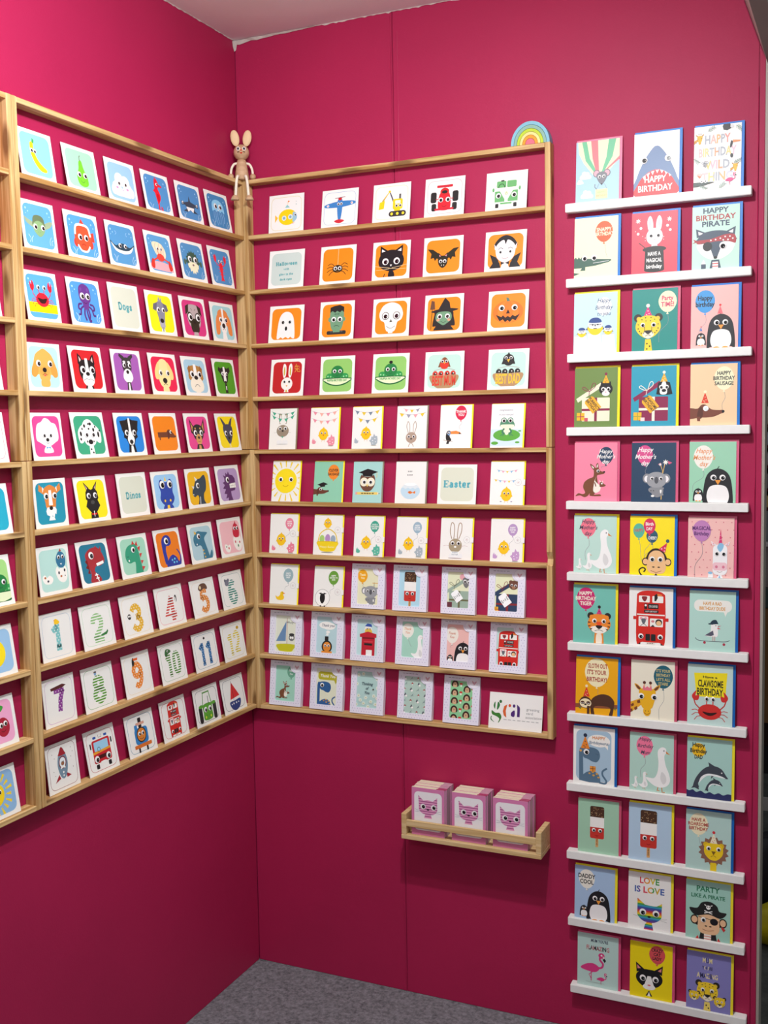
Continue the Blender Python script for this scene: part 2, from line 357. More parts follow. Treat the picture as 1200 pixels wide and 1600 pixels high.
class Art:
    def __init__(s, H):
        s.H = H; s.v = []; s.f = []; s.c = []; s.layer = 0; s.o = (0, 0, 1.0); s.ax = 50.0
        s.cl = (0, 0, 100, H); s.eyes = []; s.env = None; s.tab = None; s.win = None; s.frame = None
    def T(s, p): return (s.o[0]+p[0]*s.o[2], s.o[1]+p[1]*s.o[2])
    def raw(s, pts, c):
        pts = clip(pts, s.cl); q = []
        for p in pts:
            if not q or abs(p[0]-q[-1][0])+abs(p[1]-q[-1][1]) > .01: q.append(p)
        if len(q) > 2 and abs(q[0][0]-q[-1][0])+abs(q[0][1]-q[-1][1]) < .01: q.pop()
        if len(q) < 3: return
        k = len(s.v)
        area = sum(q[i-1][0]*q[i][1]-q[i][0]*q[i-1][1] for i in range(len(q)))
        if abs(area) < .02: return
        if area > 0: q = q[::-1]
        s.v += [(x, y2, s.layer) for x, y2 in q]; s.f.append(tuple(range(k, k+len(q)))); s.c.append(col(c) if isinstance(c, str) else c)
    def poly(s, pts, c): s.layer += 1; s.raw([s.T(p) for p in pts], c)
    def stroke(s, pts, wd, c, cont=False):
        if not cont: s.layer += 1
        P = [Vector(s.T(p)) for p in pts]; h = wd*s.o[2]/2; Lf, Rt = [], []
        for i, p in enumerate(P):
            d = (P[min(i+1, len(P)-1)]-P[max(i-1, 0)])
            if d.length < 1e-6: d = Vector((1, 0))
            d.normalize(); nn = Vector((-d.y, d.x))*h; Lf.append(p+nn); Rt.append(p-nn)
        for i in range(len(P)-1): s.raw([tuple(Lf[i]), tuple(Lf[i+1]), tuple(Rt[i+1]), tuple(Rt[i])], c)
    def mesh2d(s, vs, fs, c):
        k = len(s.v); s.v += [(x, y2, s.layer) for x, y2 in vs]; s.f += [tuple(i+k for i in f) for f in fs]; s.c += [c]*len(fs)
    def text(s, st, c, cap, cx, cy, width=None, style='', rot=0, colors=None):
        st = st.replace('_', ' '); s.layer += 1
        bold, sh = {'d': (.07, 0), '': (.028, 0), 'i': (.012, .28), 'n': (.0, 0)}[style]
        vs, fs = text_mesh(st, bold, sh)
        if not vs: return
        x0, x1 = min(v[0] for v in vs), max(v[0] for v in vs); k = cap/CAPH*s.o[2]
        kx = k*{'d': 1.0, '': .82, 'i': .9, 'n': .95}[style]
        if width: kx = width*s.o[2]/(x1-x0)
        X, Y = s.T((cx, cy)); ca, sa = math.cos(math.radians(rot)), math.sin(math.radians(rot)); out = []
        for vx, vy in vs:
            px, py = (vx-(x0+x1)/2)*kx, -(vy-CAPH/2)*k
            out.append((X+px*ca-py*sa, Y+px*sa+py*ca))
        if colors:
            n = len(st)
            for f in fs:
                t = sum(vs[i][0] for i in f)/len(f); i = int((t-x0)/(x1-x0)*n*.999); s.mesh2d([out[j] for j in f], [tuple(range(len(f)))], col(colors[i % len(colors)]))
        else: s.mesh2d(out, fs, col(c))
    def slab(s, st, c, cap, cx, cy):
        st = st.replace('_', ' '); tw = sum(SLAB[ch][0] for ch in st)+.1*(len(st)-1); x = cx-tw*cap/2; s.layer += 1
        for ch in st:
            wd, th, tn = SLAB[ch]
            for grp, wk in ((th, .26), (tn, .14)):
                for q in grp:
                    v = [float(a) for a in q.split()]; s.stroke([(x+v[i]*cap, cy+cap/2-v[i+1]*cap) for i in range(0, len(v), 2)], wk*cap, c, True)
            x += (wd+.1)*cap
    def sub(s, x, y, k, cmds):
        o, ax = s.o, s.ax; X, Y = s.T((x, y)); s.o = (X, Y, o[2]*k); s.ax = 0.0; s.run(cmds); s.o, s.ax = o, ax
    def run(s, cmds):
        for cmd in cmds.split(';'):
            t = cmd.split()
            if t: s.do(t[0], t[1:])
    def do(s, op, a):
        F = lambda q: [float(z) for z in q]
        pr = lambda q: [(float(q[i]), float(q[i+1])) for i in range(0, len(q)-1, 2)]
        if op in ('P2', 'Y2'):
            o = s.ax; s.ax = float(a[0]); s.do(op[0], a[1:]); s.ax = o; return
        if op in 'PSLCEY' and len(op) == 1:
            s.do(op.lower(), a)
            st = {'P': 1, 'S': 1, 'L': 2, 'C': 2, 'E': 1, 'Y': 0}[op]; m = list(a)
            if op in 'EY': m[st] = str(2*s.ax-float(m[st]))
            else:
                for i in range(st, len(m), 2): m[i] = str(2*s.ax-float(m[i]))
            s.do(op.lower(), m); return
        if op == 'b': s.poly(rrect(7.5, 7.5, 92.5, s.H-7.5, 13), a[0]); s.cl = (7.5, 7.5, 92.5, s.H-7.5)
        elif op == 'o':
            q = rrect(7, 7, 93, s.H-7, 13); s.stroke(q+[q[0]], .9, a[0])
        elif op == 'e':
            v = F(a[1:])
            if v[2] > 0: s.poly(ell(*v[:4]), a[0])
        elif op == 'p': s.poly(pr(a[1:]), a[0])
        elif op == 's': s.poly(smooth(pr(a[1:])), a[0])
        elif op == 'l': s.stroke(pr(a[2:]), float(a[1]), a[0])
        elif op == 'c': s.stroke(smooth(pr(a[2:]), False, 5), float(a[1]), a[0])
        elif op == 'r':
            v = F(a[1:]); s.poly(rrect(*v[:4], v[4] if len(v) > 4 else 0), a[0])
        elif op in ('t', 'ti', 'tn'): s.text(a[4], a[0], *F(a[1:4]), float(a[5]) if len(a) > 5 else None, op[1:])
        elif op == 'tr': s.text(a[5], a[1], *F(a[2:5]), None, '', float(a[0]))
        elif op == 'tm': s.text(a[4], None, *F(a[1:4]), float(a[5]), '', 0, a[0].split(','))
        elif op == 'ts': s.slab(a[4], a[0], *F(a[1:4]))
        elif op == 'tt':
            v = F(a[:5]); s.text(a[5], a[7], v[0], v[1], v[2]); s.text(a[6], a[7], v[0], v[3], v[4])
        elif op == 'tt3':
            v = F(a[:3])
            for i in range(3): s.text(a[3+i], a[6], v[0], v[1], v[2]+(i-1)*v[0]*1.4)
        elif op == 'y':
            v = F(a); X, Y = s.T(v[:2]); s.eyes.append((X, Y, v[2]*s.o[2], v[3] if len(v) > 3 else .1, v[4] if len(v) > 4 else .1))
        elif op == 'env': s.env = a[0]
        elif op == 'seal':
            y = float(a[0]); s.run('e c9c6c4 84 %g 10 10;e f6f4f0 84 %g 9 9;e d8d4d2 84 %g 5 5;e f0eeea 84 %g 4 4;e b99 84 %g 1.6 1.6' % (y, y, y, y, y)); s.tab = y
        elif op == 'box': s.win = a[0]; s.cl = (12, 10, 84, 114); s.poly([(10, 8), (86, 8), (86, 116), (10, 116)], a[0])
        elif op == 'w': s.do(a[0], a[1:])
        else: getattr(s, 'm_'+op)(*a)
    # ---- motifs
    def m_cloud(s, x, y, r):
        s.sub(float(x), float(y), float(r)/34, 'e w -18 8 16 16;e w 18 8 16 16;e w -8 -12 15 15;e w 12 -8 15 15;r w -26 6 28 24 6;e w 30 12 10 11;e w -28 12 9 11')
    def m_sea(s):
        s.run('e a9d4f2 16 18 2.4 2.4;e a9d4f2 22 24 1.6 1.6;e a9d4f2 15 29 1.2 1.2;e a9d4f2 80 20 2 2;e a9d4f2 85 27 1.5 1.5;c cfe4f4 1 18 88 22 80 16 72;c cfe4f4 1 24 88 25 80 30 74;c cfe4f4 1 80 88 78 80 84 70;c cfe4f4 1 86 88 84 80 89 76')
    def m_num(s, kind, c, cap, cx, cy, st):
        cap, cx, cy = float(cap), float(cx), float(cy); k = len(s.v); n = len(st); dw = 26 if n > 1 else 36; s.layer += 1
        for i, ch in enumerate(st):
            x0 = cx+(i-n/2)*(dw+3)+1.5; G = DIGIT['6'] if ch == '9' else DIGIT[ch]
            for q in G:
                p = [float(z) for z in q[1:].split()]; p = [(p[j], p[j+1]) for j in range(0, len(p), 2)]
                if ch == '9': p = [(1-u, 1-v) for u, v in p]
                p = [(x0+u*dw, cy+(v-.5)*cap) for u, v in p]
                s.stroke(smooth(p, False, 5) if q[0] == 'c' else p, 13 if n == 1 else 10.5, c, True)
        P = s.v[k:]; x0, x1 = min(p[0] for p in P), max(p[0] for p in P); y0, y1 = min(p[1] for p in P), max(p[1] for p in P)
        s.layer += 1
        if kind == 'h':
            yy = y0+3
            while yy < y1: s.raw([(x0-1, yy), (x1+1, yy), (x1+1, yy+2.5), (x0-1, yy+2.5)], 'f4f2ee'); yy += 5.8
        else:
            j = 0; yy = y0+3
            while yy < y1:
                xx = x0+2+(j % 2)*4.5
                while xx < x1: s.raw(ell(xx, yy, 1.35 if n == 1 else 1.1, 1.35 if n == 1 else 1.1), 'f4f2ee'); xx += 9
                yy += 5.5; j += 1
    def m_pod(s, x, y):
        s.sub(float(x), float(y), 1, 'E 2a9a4c 22 4 11 9;e 1f8040 0 -8 18 17;E 9fd8a0 27 3 2 2;E 9fd8a0 19 4 2 2;s 1b6a38 -40 8 40 8 36 18 20 26 0 29 -20 26 -36 18;s e4efc4 -36 10 36 10 32 17 18 23 0 26 -18 23 -32 17;Y 8 -10 5 .2 .1;c 153 1 -4 -1 0 1 4 -1')
    def m_nest(s, c):
        s.run('c a88 1 24 46 44 42 60 42 78 46;' + ''.join('e %s %g 55 7 8;e 222 %g 54 4 3;e w %g 53 1.4 1.4;' % (c, x, x, x+1) for x in (27, 42, 58, 73)) + 's b08a62 14 58 50 58 86 58 82 76 68 88 50 92 32 88 18 76')
    def m_flags(s, y, sag, x0, x1, cols):
        y, sag, x0, x1 = float(y), float(sag), float(x0), float(x1); cs = cols.split(','); n = 4 if len(cs) < 3 else len(cs)
        f = lambda t: y-sag/2+sag*4*t*(1-t)*.8
        s.stroke([(x0+(x1-x0)*i/10, f(i/10)) for i in range(11)], .8, 'aab')
        for i in range(n):
            t = (i+.5)/n; hw = (x1-x0)/n*.32; xm = x0+(x1-x0)*t; ta, tb = t-.32/n, t+.32/n
            s.poly([(xm-hw, f(ta)), (xm+hw, f(tb)), (xm, f(t)+hw*1.5)], cs[i % len(cs)])
    def m_chick(s, x, y, k):
        s.sub(float(x), float(y), float(k), 'l d90 .8 -4 18 -5 24;l d90 .8 4 18 5 24;p f6c416 -4 -18 0 -24 4 -18;P f6c416 -15 -2 -19 5 -13 8;e f6c416 0 0 16 19;p d84a2a -3 1 3 1 0 6;c 543 .9 3 -4 6 -6 9 -4;y -6 -4 3.4 .1 .1;y 6 -4 3.4 .1 .1')
    def m_eggs(s, c, x1, y1, x2, y2):
        s.sub(float(x1), float(y1), .6, 'p %s -12 10 -12 -4 -6 -16 -2 -4 3 -10 5 0 11 -2 10 10 4 14 -6 14' % c)
        s.sub(float(x2), float(y2), 1, 'p %s -16 2 -10 -2 -9 -10 -3 -10 0 -20 5 -12 11 -12 13 -2 12 10 6 16 -8 16 -10 8;e fff -4 2 1.4 1.4;e fff 4 -4 1.4 1.4;e fff 6 6 1.4 1.4;e fff -3 10 1.4 1.4;e 998 0 17 10 1.2' % c)
    def m_balloon(s, c, x, y, rx, ry, sx, sy):
        x, y, rx, ry, sx, sy = [float(q) for q in (x, y, rx, ry, sx, sy)]
        s.stroke(smooth([(x, y+ry), (x+(sx-x)*.1+3, y+ry+(sy-y-ry)*.35), (x+(sx-x)*.8-2, y+ry+(sy-y-ry)*.65), (sx, sy)], False, 5), .7, '8a8a90')
        s.poly([(x-2.6, y+ry+4), (x+2.6, y+ry+4), (x, y+ry-2)], c)
        s.poly([(x+rx*math.cos(t)*(1 if math.sin(t) < 0 else 1-.1*math.sin(t)), y+ry*math.sin(t)) for t in [2*math.pi*i/24 for i in range(24)]], c)
    def m_rays(s, x, y):
        x, y = float(x), float(y)
        for i in range(18):
            t = math.radians(i*20+8); ca, sa = math.cos(t), math.sin(t); r0 = 44 if s.env else 27; r1 = r0+(26 if i % 2 else 20)*(1 if s.env else .6)
            s.poly([(x+r0*ca-1.2*sa, y+r0*sa+1.2*ca), (x+r1*ca-3*sa, y+r1*sa+3*ca), (x+r1*ca+3*sa, y+r1*sa-3*ca), (x+r0*ca+1.2*sa, y+r0*sa-1.2*ca)], 'f4d33a')
    def m_dach(s, x, y, k, c):
        s.sub(float(x), float(y), float(k), 's %s -4 -10 16 -10 24 -18 34 -18 46 -8 62 -6 71 -6 72 0 66 2 52 8 36 10 20 10 -4 12;s 5a2e20 20 -12 26 -12 28 2 24 12 16 10 16 0;p %s 14 8 22 8 22 18 16 18;e k 71 -3 3 3;y 34 -10 6 .1 .2' % (c, c))
    def m_gift(s, x, y, k, bc, rc, lc, tc, *words):
        x, y, k = float(x), float(y), float(k)
        s.sub(x, y, k, 'r %s -31 -12 31 40 2;r %s -3 -12 3 40 0;r %s -31 12 31 17 0;p %s -44 -10 -40 -2 18 -38 12 -46;c %s 1.4 -14 -26 -26 -36 -30 -32 -14 -26 -8 -42 -2 -44 -2 -36 -14 -26;c %s 1.2 -14 -26 -16 -16' % (bc, rc, rc, lc, rc, rc))
        for px, py in [(0, 0)]:
            c0, s0 = math.cos(math.radians(52)), math.sin(math.radians(52))
            q = [(-15, -9), (-11, -12), (18, -12), (18, 12), (-11, 12), (-15, 9)]
            s.sub(x, y, k, 'p %s ' % tc + ' '.join('%.2f %.2f' % (-8+a2*c0-b2*s0, 2+a2*s0+b2*c0) for a2, b2 in q))
            n = len(words); cap = 6 if n < 3 else 3.6; o = s.o; X, Y = s.T((x, y)); s.o = (X, Y, o[2]*k)
            for i, wd in enumerate(words):
                off = -((i-(n-1)/2)*(8 if n < 3 else 5.4)); s.text(wd, '332', cap, -8+2*c0+off*s0, 2+2*s0-off*c0, None, '', 52)
            s.o = o
    def m_lolly(s, x, y, k):
        sp = random.Random(3); q = ''.join('e %s %.1f %.1f .9 .9;' % (sp.choice(('c9a070', '8a5a34', 'e0c090')), sp.uniform(-18, 18), sp.uniform(-42, -17)) for _ in range(34))
        s.sub(float(x), float(y), float(k)*.75, 'r dba466 -4 40 4 70 2;tr 90 543 3.6 0 56 FAB_DAD;r c8352c -20 6 20 46 5;r f6f4ee -20 -16 20 14 0;r 4a3020 -20 -46 20 -16 5;r 4a3020 -20 -26 20 -15 0;' + q + 'Y 9 22 5.4 .2 .1;c 811 1 -4 36 0 38 4 36')
    def m_koala(s, x, y, k):
        s.sub(float(x), float(y), float(k), 'e 8a8c90 2 12 14 15;e 8a8c90 -10 10 8 6;E 8a8c90 -21 -16 10 11;E f2eff0 -21 -15 6.4 7.4;s 9a9ca0 -20 -22 -8 -30 8 -30 20 -22 20 -4 8 4 -8 4 -20 -4;e 55565c 0 -12 4.6 8;e w -8 24 4 2.4;e w 10 12 2 6;e 8a8c90 -10 12 6 5;l 8a8c90 4 8 8 17 6;l 8a8c90 4 8 22 16 20;Y 10 -16 4.2 .2 .1;e 444 -12 12 1.4 1.4;e 444 -6 12 1.4 1.4')
    def m_mouse(s, x, y, k):
        s.sub(float(x), float(y), float(k), 'E 777980 -12 -8 8 8.6;E f0a8b4 -12 -8 6 6.6;s 777980 -12 -6 0 -12 12 -6 10 6 0 18 -10 6;e 333 0 17 2 1.6;l 777980 1.6 -10 30 -16 22 -15 16;Y 5 0 4 .2 .2')
    def m_goose(s, x, y, k):
        s.sub(float(x), float(y), float(k), 'l c8783a 2 -6 40 -8 50 -3 49;l c8783a 2 2 40 3 52 9 52;s f5f5f2 -6 -44 2 -50 10 -47 11 -38 7 -30 10 -10 18 10 20 26 12 38 -4 42 -20 36 -34 22 -16 22 -8 8 -6 -14 -8 -34;s dcdcda 2 6 10 14 12 26 6 34 0 26 -1 16;p d8823a 10 -42 20 -34 11 -36;e 334 6 -42 1.2 1.6')
    def m_penguin(s, x, y, k):
        e = float(k)*3.2 if float(k) > .5 else 0
        s.sub(float(x), float(y), float(k), 's 1d1d22 -30 34 -28 0 -22 -24 -8 -36 8 -36 22 -24 28 0 30 34 26 38 20 34 -20 34 -26 38;c 1d1d22 1.6 -2 -36 2 -42;s f6f4f2 -22 16 -16 0 0 -4 16 0 22 16 20 30 12 37 -12 37 -20 30;p ee9a3a -6 -14 6 -14 0 -4;E ee9a3a -9 36 7 3;E w 9 -19 6 6;' + ('Y 9 -19 6 .2 .1' if float(k) > .5 else 'E k 9 -19 2.4 2.4'))
    def m_bus(s, x, y, k):
        k = float(k)*.62
        s.sub(float(x), float(y), k, 'r 222 -32 56 -24 68 1;r 222 24 56 32 68 1;s d5281f -34 60 -34 -40 -30 -56 -14 -62 14 -62 30 -56 34 -40 34 60 20 62 -20 62;r f5f2ea -29 -50 -3 -34 2;r f5f2ea 3 -50 29 -34 2;s 8a2a30 -21 -48 -10 -48 -10 -42 -15 -36 -21 -42;p 222 8 -52 14 -56 16 -46 12 -38 8 -38;p e8823a 14 -56 26 -54 26 -51 16 -50;r 222 -16 -31 -9 -18 1;e w -12.5 -27 2.6 2.6;r 222 -7 -31 18 -19 1;tn w 6 5.5 -25 ON_SAFARI 20;r 222 -16 -16 18 -9 1;tn w 3.6 1 -12.4 HAPPY_BIRTHDAY 28;r f5f2ea -33 -6 33 -3 0;r f5f2ea -29 0 -6 24 2;r f5f2ea -2 4 29 24 2;L d5281f 0 0 0 0 0;r d5281f -42 0 -35 8 1;r d5281f 35 2 42 10 1;E 777980 0 0 0 0;e f0a8b4 -23 5 3.4 3.4;e f0a8b4 -12 5 3.4 3.4;s 666870 -22 6 -12 6 -13 14 -17 19 -21 14;c 333 1 -25 24 -17 18 -9 24;e 2b1a14 19 13 8 8;e f0c08a 19 15 6 6;e d8848a 5 11 4 3;p 333 0 24 5 19 10 24;r 222 -12 42 -1 58 2;r 222 1 42 12 58 2;r e8e0d4 -10 62 10 67 1;scr 655 -8 8 64.5 1.6 3;Y 23 48 6.4 .1 .2')
        if k > 1:
            s.sub(float(x), float(y), k, 'e f0b0b8 -40 -58 3.4 3.4;c f0b0b8 2 -38 -56 -34 -50 -36 -44;p 222 -43 -54 -40 -52 -40 -48')
            s.sub(float(x)-25*k/1.3-8, float(y)-24*k/1.3, .3, 'E 8a8c90 -21 -16 10 11;E f2eff0 -21 -15 6 7;e 8a8c90 0 -12 20 17;e 55565c 0 -12 5 8;e 8a8c90 8 18 10 12'); s.m_giraffe(90, 26, .26)
    def m_roo(s, x, y, k):
        s.sub(float(x), float(y), float(k), 's 7a4a2e 0 -32 -7 -40 -9 -47 -2 -43 4 -36;s 7a4a2e 7 -36 5 -44 9 -49 11 -42 11 -35;s f4eede -2 -36 -6 -43 0 -38;s f4eede 7 -38 7 -43 9 -46 9 -40;s 7a4a2e 0 -33 6 -38 12 -35 16 -30 24 -28 24 -24 16 -22 8 -20 8 -12 10 0 11 12 4 21 1 25 14 24 16 28 -8 28 -9 22 -14 28 -22 31 -32 27 -43 29 -36 22 -26 24 -20 20 -25 8 -22 -4 -12 -12 -2 -16 0 -24;s f4eede 6 -18 3 -8 8 -2 16 6 14 16 5 21 -1 16 0 2 2 -8;e k 24 -28 2.4 2;c 7a4a2e 2.4 2 -4 4 2 5 6;s 7a4a2e 14 6 14 -2 18 -5 24 0 28 3 24 6 17 7;p f4eede 14 -4 13 -10 17 -5;p f4eede 20 -4 21 -9 22 -3;e w 19 -1 2 2;y 10 -30 3.6 .2 .1')
    def m_longneck(s, x, y, k, c):
        s.sub(float(x), float(y), float(k), 'p %s -35 39 -36 -30 -34 -40 -26 -41 -26 -14 -25 24 -18 18 -8 14 4 15 12 20 16 30 17 41 -10 42;s %s -25 -41 -4 -43 11 -37 15 -22 8 -9 -3 -9 -14 -14 -24 -17 -27 -28;c %s 4.4 14 40 27 41 31 35 22 22 22 12 32 4;e d8a04a -2 16 3 2.4;e d8a04a 8 20 3 2.4;e d8a04a 0 24 3 2.4;e d8a04a 12 28 3 2;e d8a04a -10 20 2.4 2;e 223 6 -28 .8 .8;e 223 10 -27 .8 .8;y -18 -31 7 .2 .1' % (c, c, c))
    def m_daisies(s):
        for x, y in ((22, 24), (36, 20), (78, 32), (18, 48), (80, 56), (24, 80), (46, 84), (70, 78), (18, 104), (40, 100), (54, 108), (76, 100), (80, 84), (30, 92), (62, 94)):
            for i in range(6):
                t = i*math.pi/3; s.sub(x+3.6*math.cos(t), y+3.6*math.sin(t), 1, 'e e8efe4 0 0 1.9 1.9')
            s.sub(x, y, 1, 'e d9dc9a 0 0 1.8 1.8')
    def m_gnomes(s):
        for j in range(7):
            for i in range(4):
                x, y = 18+i*19+(j % 2)*3, 18+j*15
                s.sub(x, y, 1, ('p 445 -4 2 0 -6 3 2;e w 2 3 3 3' if (i+j) % 3 == 0 else 'l 567 .8 -3 4 4 -4;l 567 .8 0 0 4 2' if (i+j) % 3 == 1 else 'p a33 -4 0 0 -4 4 0;l w 1.6 0 0 0 4'))
    def m_hedgehogs(s):
        for j in range(5):
            for i in range(2):
                x, y = 30+i*34, 26+j*22+(12 if i else 0)-4
                s.sub(x, y, .8, 's 3a2620 -11 8 -10 -6 0 -12 10 -6 11 8;s d8b08a -6 10 -6 -2 0 -6 6 -2 6 10;e 222 0 2 1.6 1.6;e 222 -2.4 -1 .8 .8;e 222 2.4 -1 .8 .8')
                s.sub(x+17, y+1, .9, 'p d33a30 -5 0 -4 -5 4 -5 5 0;r f4f0e6 -2.6 0 2.6 6 1')
    def m_giraffe(s, x, y, k):
        e = 'y -14 -10 7 .2 .2;y 16 -10 7 .2 .2' if float(k) > .5 else 'E k 13 -8 3 3'
        s.sub(float(x), float(y), float(k), 'p e8a82a -40 32 -40 6 -12 -6 -10 8;p 7a4426 -38 12 -32 7 -30 13 -36 17;p 7a4426 -30 19 -24 14 -22 21 -28 25;p 7a4426 -24 2 -16 -2 -16 6 -22 8;p 7a4426 -38 22 -34 21 -33 27 -38 30;l eab890 3.4 -7 -28 -7 -40;l eab890 3.4 7 -28 7 -40;E 5a3024 -7 -42 3.6 3.6;S e8a82a -12 -26 -22 -36 -30 -38 -24 -27 -14 -22;S 6a3a28 -14 -26 -21 -33 -27 -36 -23 -28 -16 -24;s eeb41e -17 -26 0 -29 17 -26 19 -12 15 6 9 18 -9 18 -15 6 -19 -12;e eeb41e 0 24 9 12;E 7a4020 -3.4 24 1.2 1.2;c 7a4020 1.2 -7 28 0 32 7 28;' + e)
    def m_flam(s, x, y, k):
        s.sub(float(x), float(y), float(k), 'l d0407c 2 -8 14 -8 40;l d0407c 2 -2 14 -14 24 -8 34;s d83a80 -36 10 -22 -2 -4 -6 10 0 12 8 2 16 -14 16;c d83a80 5 6 4 18 2 22 -8 14 -18 16 -28;e d83a80 18 -29 8 7;p 222 25 -24 30 -18 26 -12 21 -20;p f0d8d8 21 -30 26 -25 22 -20;e w 18 -30 2.4 2.4')
    def m_leaf(s, x, y, r):
        t = math.radians(float(r)); ca, sa = math.cos(t), math.sin(t); x, y = float(x), float(y)
        s.stroke([(x-8*ca, y-8*sa), (x+8*ca, y+8*sa)], .7, '9fb4a8')
        for i in (-6, -2, 2, 6):
            px, py = x+i*ca, y+i*sa
            s.stroke([(px, py), (px+4*ca-4*sa, py+4*sa+4*ca)], 1.3, 'a8bcb0'); s.stroke([(px, py), (px+4*ca+4*sa, py+4*sa-4*ca)], 1.3, '8fa89a')
    def m_star(s, x, y, r, c):
        x, y, r = float(x), float(y), float(r); s.poly([(x+r*(1 if i % 2 == 0 else .45)*math.sin(i*math.pi/7), y-r*(1 if i % 2 == 0 else .45)*math.cos(i*math.pi/7)) for i in range(14)], c)
    def m_hat(s, c, x, y, wd, h, pc):
        x, y, wd, h = float(x), float(y), float(wd), float(h)
        s.poly([(x-wd, y), (x, y-h), (x+wd, y)], c); s.poly(ell(x, y-h-1, wd*.42, wd*.42), pc)
        for dx, dy in ((-.3, .2), (.25, .3), (0, .55), (-.05, .1)): s.poly(ell(x+dx*wd, y-dy*h, wd*.12, wd*.12), pc)
    def m_cheetah(s, x, y, k):
        e = 'Y 12 -4 5.2 .1 .1' if float(k) > .5 else 'E w 11 -4 5 5;E k 11 -4 2.6 2.6'
        s.sub(float(x), float(y), float(k), 'E 2a2420 -23 -20 9 9;E e8c03a -21 -18 5 5;s f2cf2c -26 -10 -16 -22 0 -25 16 -22 26 -10 27 6 16 20 0 26 -16 20 -27 6;s f6ecd0 -10 12 0 8 10 12 12 20 0 27 -12 20;c 2a2420 1.4 -8 0 -8 10 -11 16;c 2a2420 1.4 8 0 8 10 11 16;s 222 -8 9 8 9 0 17;E 2a2420 -14 -16 1.6 1.2;E 2a2420 -6 -20 1.6 1.2;E 2a2420 -5 -13 1.5 1.2;E 2a2420 -22 4 1.6 1.4;E 2a2420 -19 10 1.6 1.4;E 2a2420 -22 -5 1.4 1.2;E 2a2420 -15 14 1.4 1.2;c 2a2420 1 -6 21 0 18 6 21;' + e)
    def m_tiger(s, x, y, k):
        s.sub(float(x), float(y), float(k), 'p e88a30 -10 22 10 22 12 50 -12 50;s f6ead4 -6 26 6 26 6 50 -6 50;E 2a2420 -20 -18 8 8;E e88a30 -18 -15 5 5;s ee8c2e -26 -6 -16 -20 0 -22 16 -20 26 -6 26 8 14 20 0 24 -14 20 -26 8;s f8f0e2 -20 10 -8 6 0 4 8 6 20 10 14 20 0 24 -14 20;p e8542a -7 -4 7 -4 4 6 -4 6;s 222 -8 5 8 5 3 12 -3 12;P 2a2420 -26 -4 -18 -2 -26 0;P 2a2420 -26 6 -18 5 -25 9;P 2a2420 -22 13 -15 11 -19 16;c 444 1 -10 18 0 15 10 18;l 444 .8 0 12 0 16;Y 11 -6 5.4 .2 .1')
    def m_lion(s, x, y, k):
        q = ' '.join('%.1f %.1f' % ((34 if i % 2 else 28)*math.sin(i*math.pi/16), (34 if i % 2 else 28)*math.cos(i*math.pi/16)) for i in range(32))
        s.sub(float(x), float(y), float(k), 'p 8a6250 %s;r e8c81e -7 26 7 54 3;E e0b81e -17 -14 6 6;s edca1c -20 -10 -10 -18 10 -18 20 -10 20 6 10 18 0 21 -10 18 -20 6;p 7a5a1a -5 0 5 0 0 9;c 7a5a1a 1 -6 13 0 10 6 13;Y 11 -6 5 .2 .1' % q)
    def m_dolphin(s, x, y, k):
        s.sub(float(x), float(y), float(k), 's 3f4650 -40 34 -34 14 -20 -6 -6 -16 10 -18 24 -12 34 2 38 8 28 8 10 4 -6 2 -18 10 -28 24 -26 34 -34 32;p 3f4650 -4 -15 -6 -26 8 -18;p 3f4650 2 0 0 12 10 2;s eef2f0 32 8 12 6 -6 5 -18 14 -26 24 -22 10 -8 1 10 1 24 4;p 3f4650 -34 26 -44 38 -36 36 -26 40 -28 28;e w 24 -4 1.6 1.6')
    def m_rcat(s, x, y):
        cs = ('c8323a', 'e88a2a', 'e8cf2a', '4aa04a', '3a9ab8', '3a55a0', '6a3a8a'); X, Y = float(x), float(y)
        def bands(outline, y0, y1, n):
            c0 = s.cl
            for i in range(n):
                a2, b2 = y0+(y1-y0)*i/n, y0+(y1-y0)*(i+1)/n; s.cl = (c0[0], a2, c0[2], b2); s.raw(outline, cs[i % 7])
            s.cl = c0
        s.layer += 1
        bands([(X-12, Y+44), (X-10, Y+34), (X-4, Y+24), (X+6, Y+24), (X+10, Y+44), (X+10, Y+48), (X-12, Y+48)], Y+24, Y+48, 9)
        s.layer += 1
        bands([(X-28, Y-28)]+smooth([(X-10, Y-14), (X+10, Y-13), (X+18, Y-14)], False)+[(X+30, Y-22)]+smooth([(X+29, Y), (X+28, Y+14), (X+12, Y+26), (X-12, Y+26), (X-27, Y+14), (X-28, Y)], False), Y-28, Y+27, 14)
        s.sub(X, Y, 1, 'e 222 0 14 4 2.6;c aaa .7 26 16 36 15 42 13;c aaa .7 26 18 36 20 42 21;c aaa .7 -26 16 -32 15 -38 14;y -15 4 8 .1 .2;y 16 4 8 .1 .2')
    def m_bird(s, x, y, k):
        s.sub(float(x), float(y), float(k), 'P 2d3f7a -16 2 -22 10 -14 12;s f0cf1e -16 4 16 4 15 14 6 22 -6 22 -15 14;s f4f4f0 -15 4 -14 -6 14 -6 15 4 8 8 -8 8;s 2d4a8a -14 -6 -8 -16 8 -16 14 -6;l 223 1.4 -14 -1 14 -1;l 223 2 -4 8 4 8;p 333 -2 0 2 0 0 4;E 223 6 -1 2 2')
    def m_dots(s, c, x0, y0, x1, y1):
        rr = random.Random(5)
        for j in range(8):
            for i in range(6): s.poly(ell(8+i*17+(j % 2)*8+rr.uniform(-2, 2), 10+j*17, 1.3, 1.3), c)
